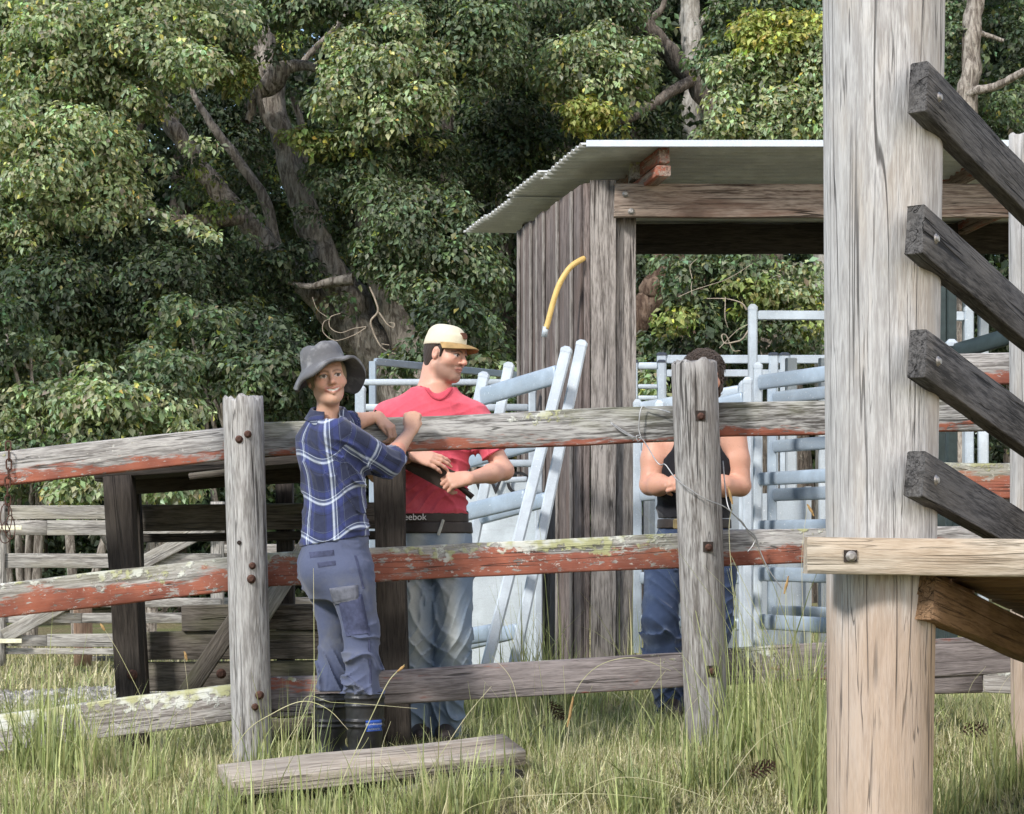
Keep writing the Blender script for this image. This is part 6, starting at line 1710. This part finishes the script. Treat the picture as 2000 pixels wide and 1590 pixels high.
# the dark blade he holds
bl = [Mp(760, 893, -.235), Mp(800, 912, -.235), Mp(850, 930, -.240), Mp(893, 945, -.245)]
blade = thing('hand_tool', 'dark flat hand tool with a short round handle held by the capped man', 'tool', tuple(Mp(860, 930, -.24)))
rings = []
for (px, py, hw, dy) in ((770, 900, 1, -.208), (785, 905, 8, -.210), (830, 921, 15, -.212), (868, 936, 20, -.214), (886, 944, 20, -.214), (896, 950, 10, -.214)):
    c = Mp(px, py, dy); up = np.array([.45, 0, .9]); hw = hw * .00235
    rings.append([tuple(c + up * hw + np.array([0, .004, 0])), tuple(c + up * hw - np.array([0, .001, 0])), tuple(c - np.array([0, .006, 0])), tuple(c - up * hw - np.array([0, .001, 0])), tuple(c - up * hw + np.array([0, .004, 0])), tuple(c + np.array([0, .006, 0]))])
link('blade', loft('blade', rings, smooth=False), plain('dark_steel', (.055, .042, .036), .45, .3, .4, 30), blade)
link('handle', tube_me('handle', [Mp(888, 946, -.214), Mp(906, 958, -.212), Mp(925, 974, -.210)], [.013, .0125, .0135], 12), plain('dark_handle', (.035, .022, .018), .5), blade)

# ================================================================== the third person behind the post
YT = 10.0
def Tp(px, py, dy=0.0): return np.array(at(px, py, YT)) + np.array([0, dy, 0])
third = thing('person', 'person in a black singlet and jeans with clasped hands hidden behind the grey post', 'person', tuple(Tp(1340, 1388)))
TC = Tp(1374, 736, 0); TM = rotm(math.radians(12), math.radians(-14), 0)
def tr_(py, px, a, b, dy=0.0):
    p = Tp(px, py, dy); return (p[2], p[0], p[1], a, b)
tt = [tr_(1022, 1356, .175, .135), tr_(970, 1356, .18, .135), tr_(910, 1356, .195, .135), tr_(870, 1356, .21, .13), tr_(840, 1358, .20, .115), tr_(822, 1362, .14, .09), tr_(812, 1364, .085, .075)]
S3, E3, W3_ = Tp(1284, 850, 0), Tp(1268, 948, -.06), Tp(1304, 950, -.24)
S4, E4, W4 = Tp(1432, 850, 0), Tp(1444, 950, -.05), Tp(1345, 952, -.24)
v = Vol(Tp(1215, 1040, -.4), Tp(1500, 660, .22), .0045)
v.rings(tt[1:-1], 0, .03, -.012); v.cone(Tp(1362, 830, .01), Tp(1366, 765, .0), .064, .058, .03)
head(v, TC, TM, 1.03, True, 0.0)
for a, b, c in ((S3, E3, W3_), (S4, E4, W4)):
    v.cone(a, a * .5 + b * .5, .066, .062, .03); v.cone(a * .5 + b * .5, b, .062, .050, .02); v.cone(b, b * .6 + c * .4, .049, .052, .015); v.cone(b * .6 + c * .4, c, .052, .032, .02)
hand(v, W3_, (.75, -.25, .35), (-.25, -.9, .3), 1, (45, 60, 40), 1.08, thumb_in=.9)
hand(v, W4, (-.85, -.3, .15), (.1, -.9, .3), -1, (60, 70, 40), 1.08, thumb_in=.9)
SKT = (.55, .295, .205)
add_mesh('body', v, 'skin', third, lambda V: head_paint(V, TC, TM, 1.03, SKT, (.4, .15, .12), (.05, .035, .03), 0.0, (.12, .08, .06)))
v = Vol(TC - .2, TC + .2, .0045)
v.ell(TC + TM @ np.array([0, -.018, .036]), (.094, .112, .096), TM, .01)
v.ell(TC + TM @ np.array([.062, -.02, -.035]), (.045, .075, .085), TM, .03)
v.ell(TC + TM @ np.array([0, .125, -.015]), (.10, .075, .10), TM, .012, 'sub')
v.disp(lambda X, Y, Z: .004 * np.sin(X * 230 + 9 * np.sin(Z * 40)) * np.sin(Y * 60) + .003 * np.sin(X * 420 + Z * 60))
hr = add_mesh('hair', v, 'cloth', third, solid((.062, .045, .036)))
ss_ = []
for q in range(1500):
    d = R.standard_normal(3); d[2] = abs(d[2]) + .2; d /= np.linalg.norm(d); p = TC + np.array([0, 0, .036]) + d * np.array([.088, .10, .092])
    tng = np.cross(d, R.standard_normal(3)); tng /= np.linalg.norm(tng)
    e = p + d * R.uniform(.0, .016) + tng * R.uniform(.02, .05) + np.array([0, 0, -.012]); m_ = (p + e) / 2 + d * .010
    ss_.append([(p, .0016), (m_, .0014), (e, .0005)])
V, Fq = limb_mesh(ss_, 4)
C = np.tile(np.array([.075, .055, .045, 1], np.float32), (len(V), 1))
link('strands', mesh_np('strands', V, Fq, True, {'col': ('FLOAT_COLOR', C)}), M['cloth'], hr)
v = Vol(Tp(1215, 1040, -.25), Tp(1500, 790, .25), .005)
v.rings(tt[:-1], 0, .02, .006)
for s_ in (S3, S4): v.ell(s_, (.095, .2, .13), None, .01, 'sub')
v.disp(fold_fn(.008, 30, ((.5, .2, .8, .5), (.9, 0, .3, 1.1)), ((.9, 1), (1.3, .6))))
v.cut(Tp(1300, 1012), (0, 0, -1))
add_mesh('singlet', v, 'cloth', third, solid((.012, .012, .015)))
v = Vol(Tp(1215, 1395, -.3), Tp(1500, 1010, .25), .005)
v.rings([tr_(1016, 1356, .172, .135), tr_(1060, 1356, .185, .14), tr_(1110, 1352, .185, .135)], 0, .03)
v.cone(Tp(1302, 1090, 0), Tp(1284, 1205, -.10), .112, .088, .03); v.cone(Tp(1284, 1205, -.10), Tp(1312, 1385, .02), .088, .072, .02)
v.cone(Tp(1402, 1090, 0), Tp(1392, 1225, -.02), .11, .085, .03); v.cone(Tp(1392, 1225, -.02), Tp(1385, 1385, 0), .085, .07, .02)
v.disp(fold_fn(.018, 32, ((.3, .1, 1.0, .9), (.7, .3, .6, .2), (-.6, .1, .7, .4)), ((0, 1.2), (.4, 1.1), (.9, .4)), 8))
add_mesh('jeans', v, 'navy', third, solid((.030, .048, .098)))
band('belt', [tr_(1032, 1356, .176, .137), tr_(1014, 1356, .174, .135)], 0, 'leather', third, .006, Tp(1250, 1050, -.2), Tp(1470, 1000, .2))
link('buckle', box_me('buckle', .06, .012, .05, .006), plain('brass_buckle', (.35, .27, .14), .4, .7), third, Matrix.Translation(Tp(1322, 1024, -.142)))
for px in (1312, 1388):
    v = Vol(Tp(px - 50, 1402, -.3), Tp(px + 50, 1350, .12), .005); v.cone(Tp(px, 1378, .02), Tp(px, 1385, -.17), .05, .04, .02); add_mesh('boot', v, 'leather', third)
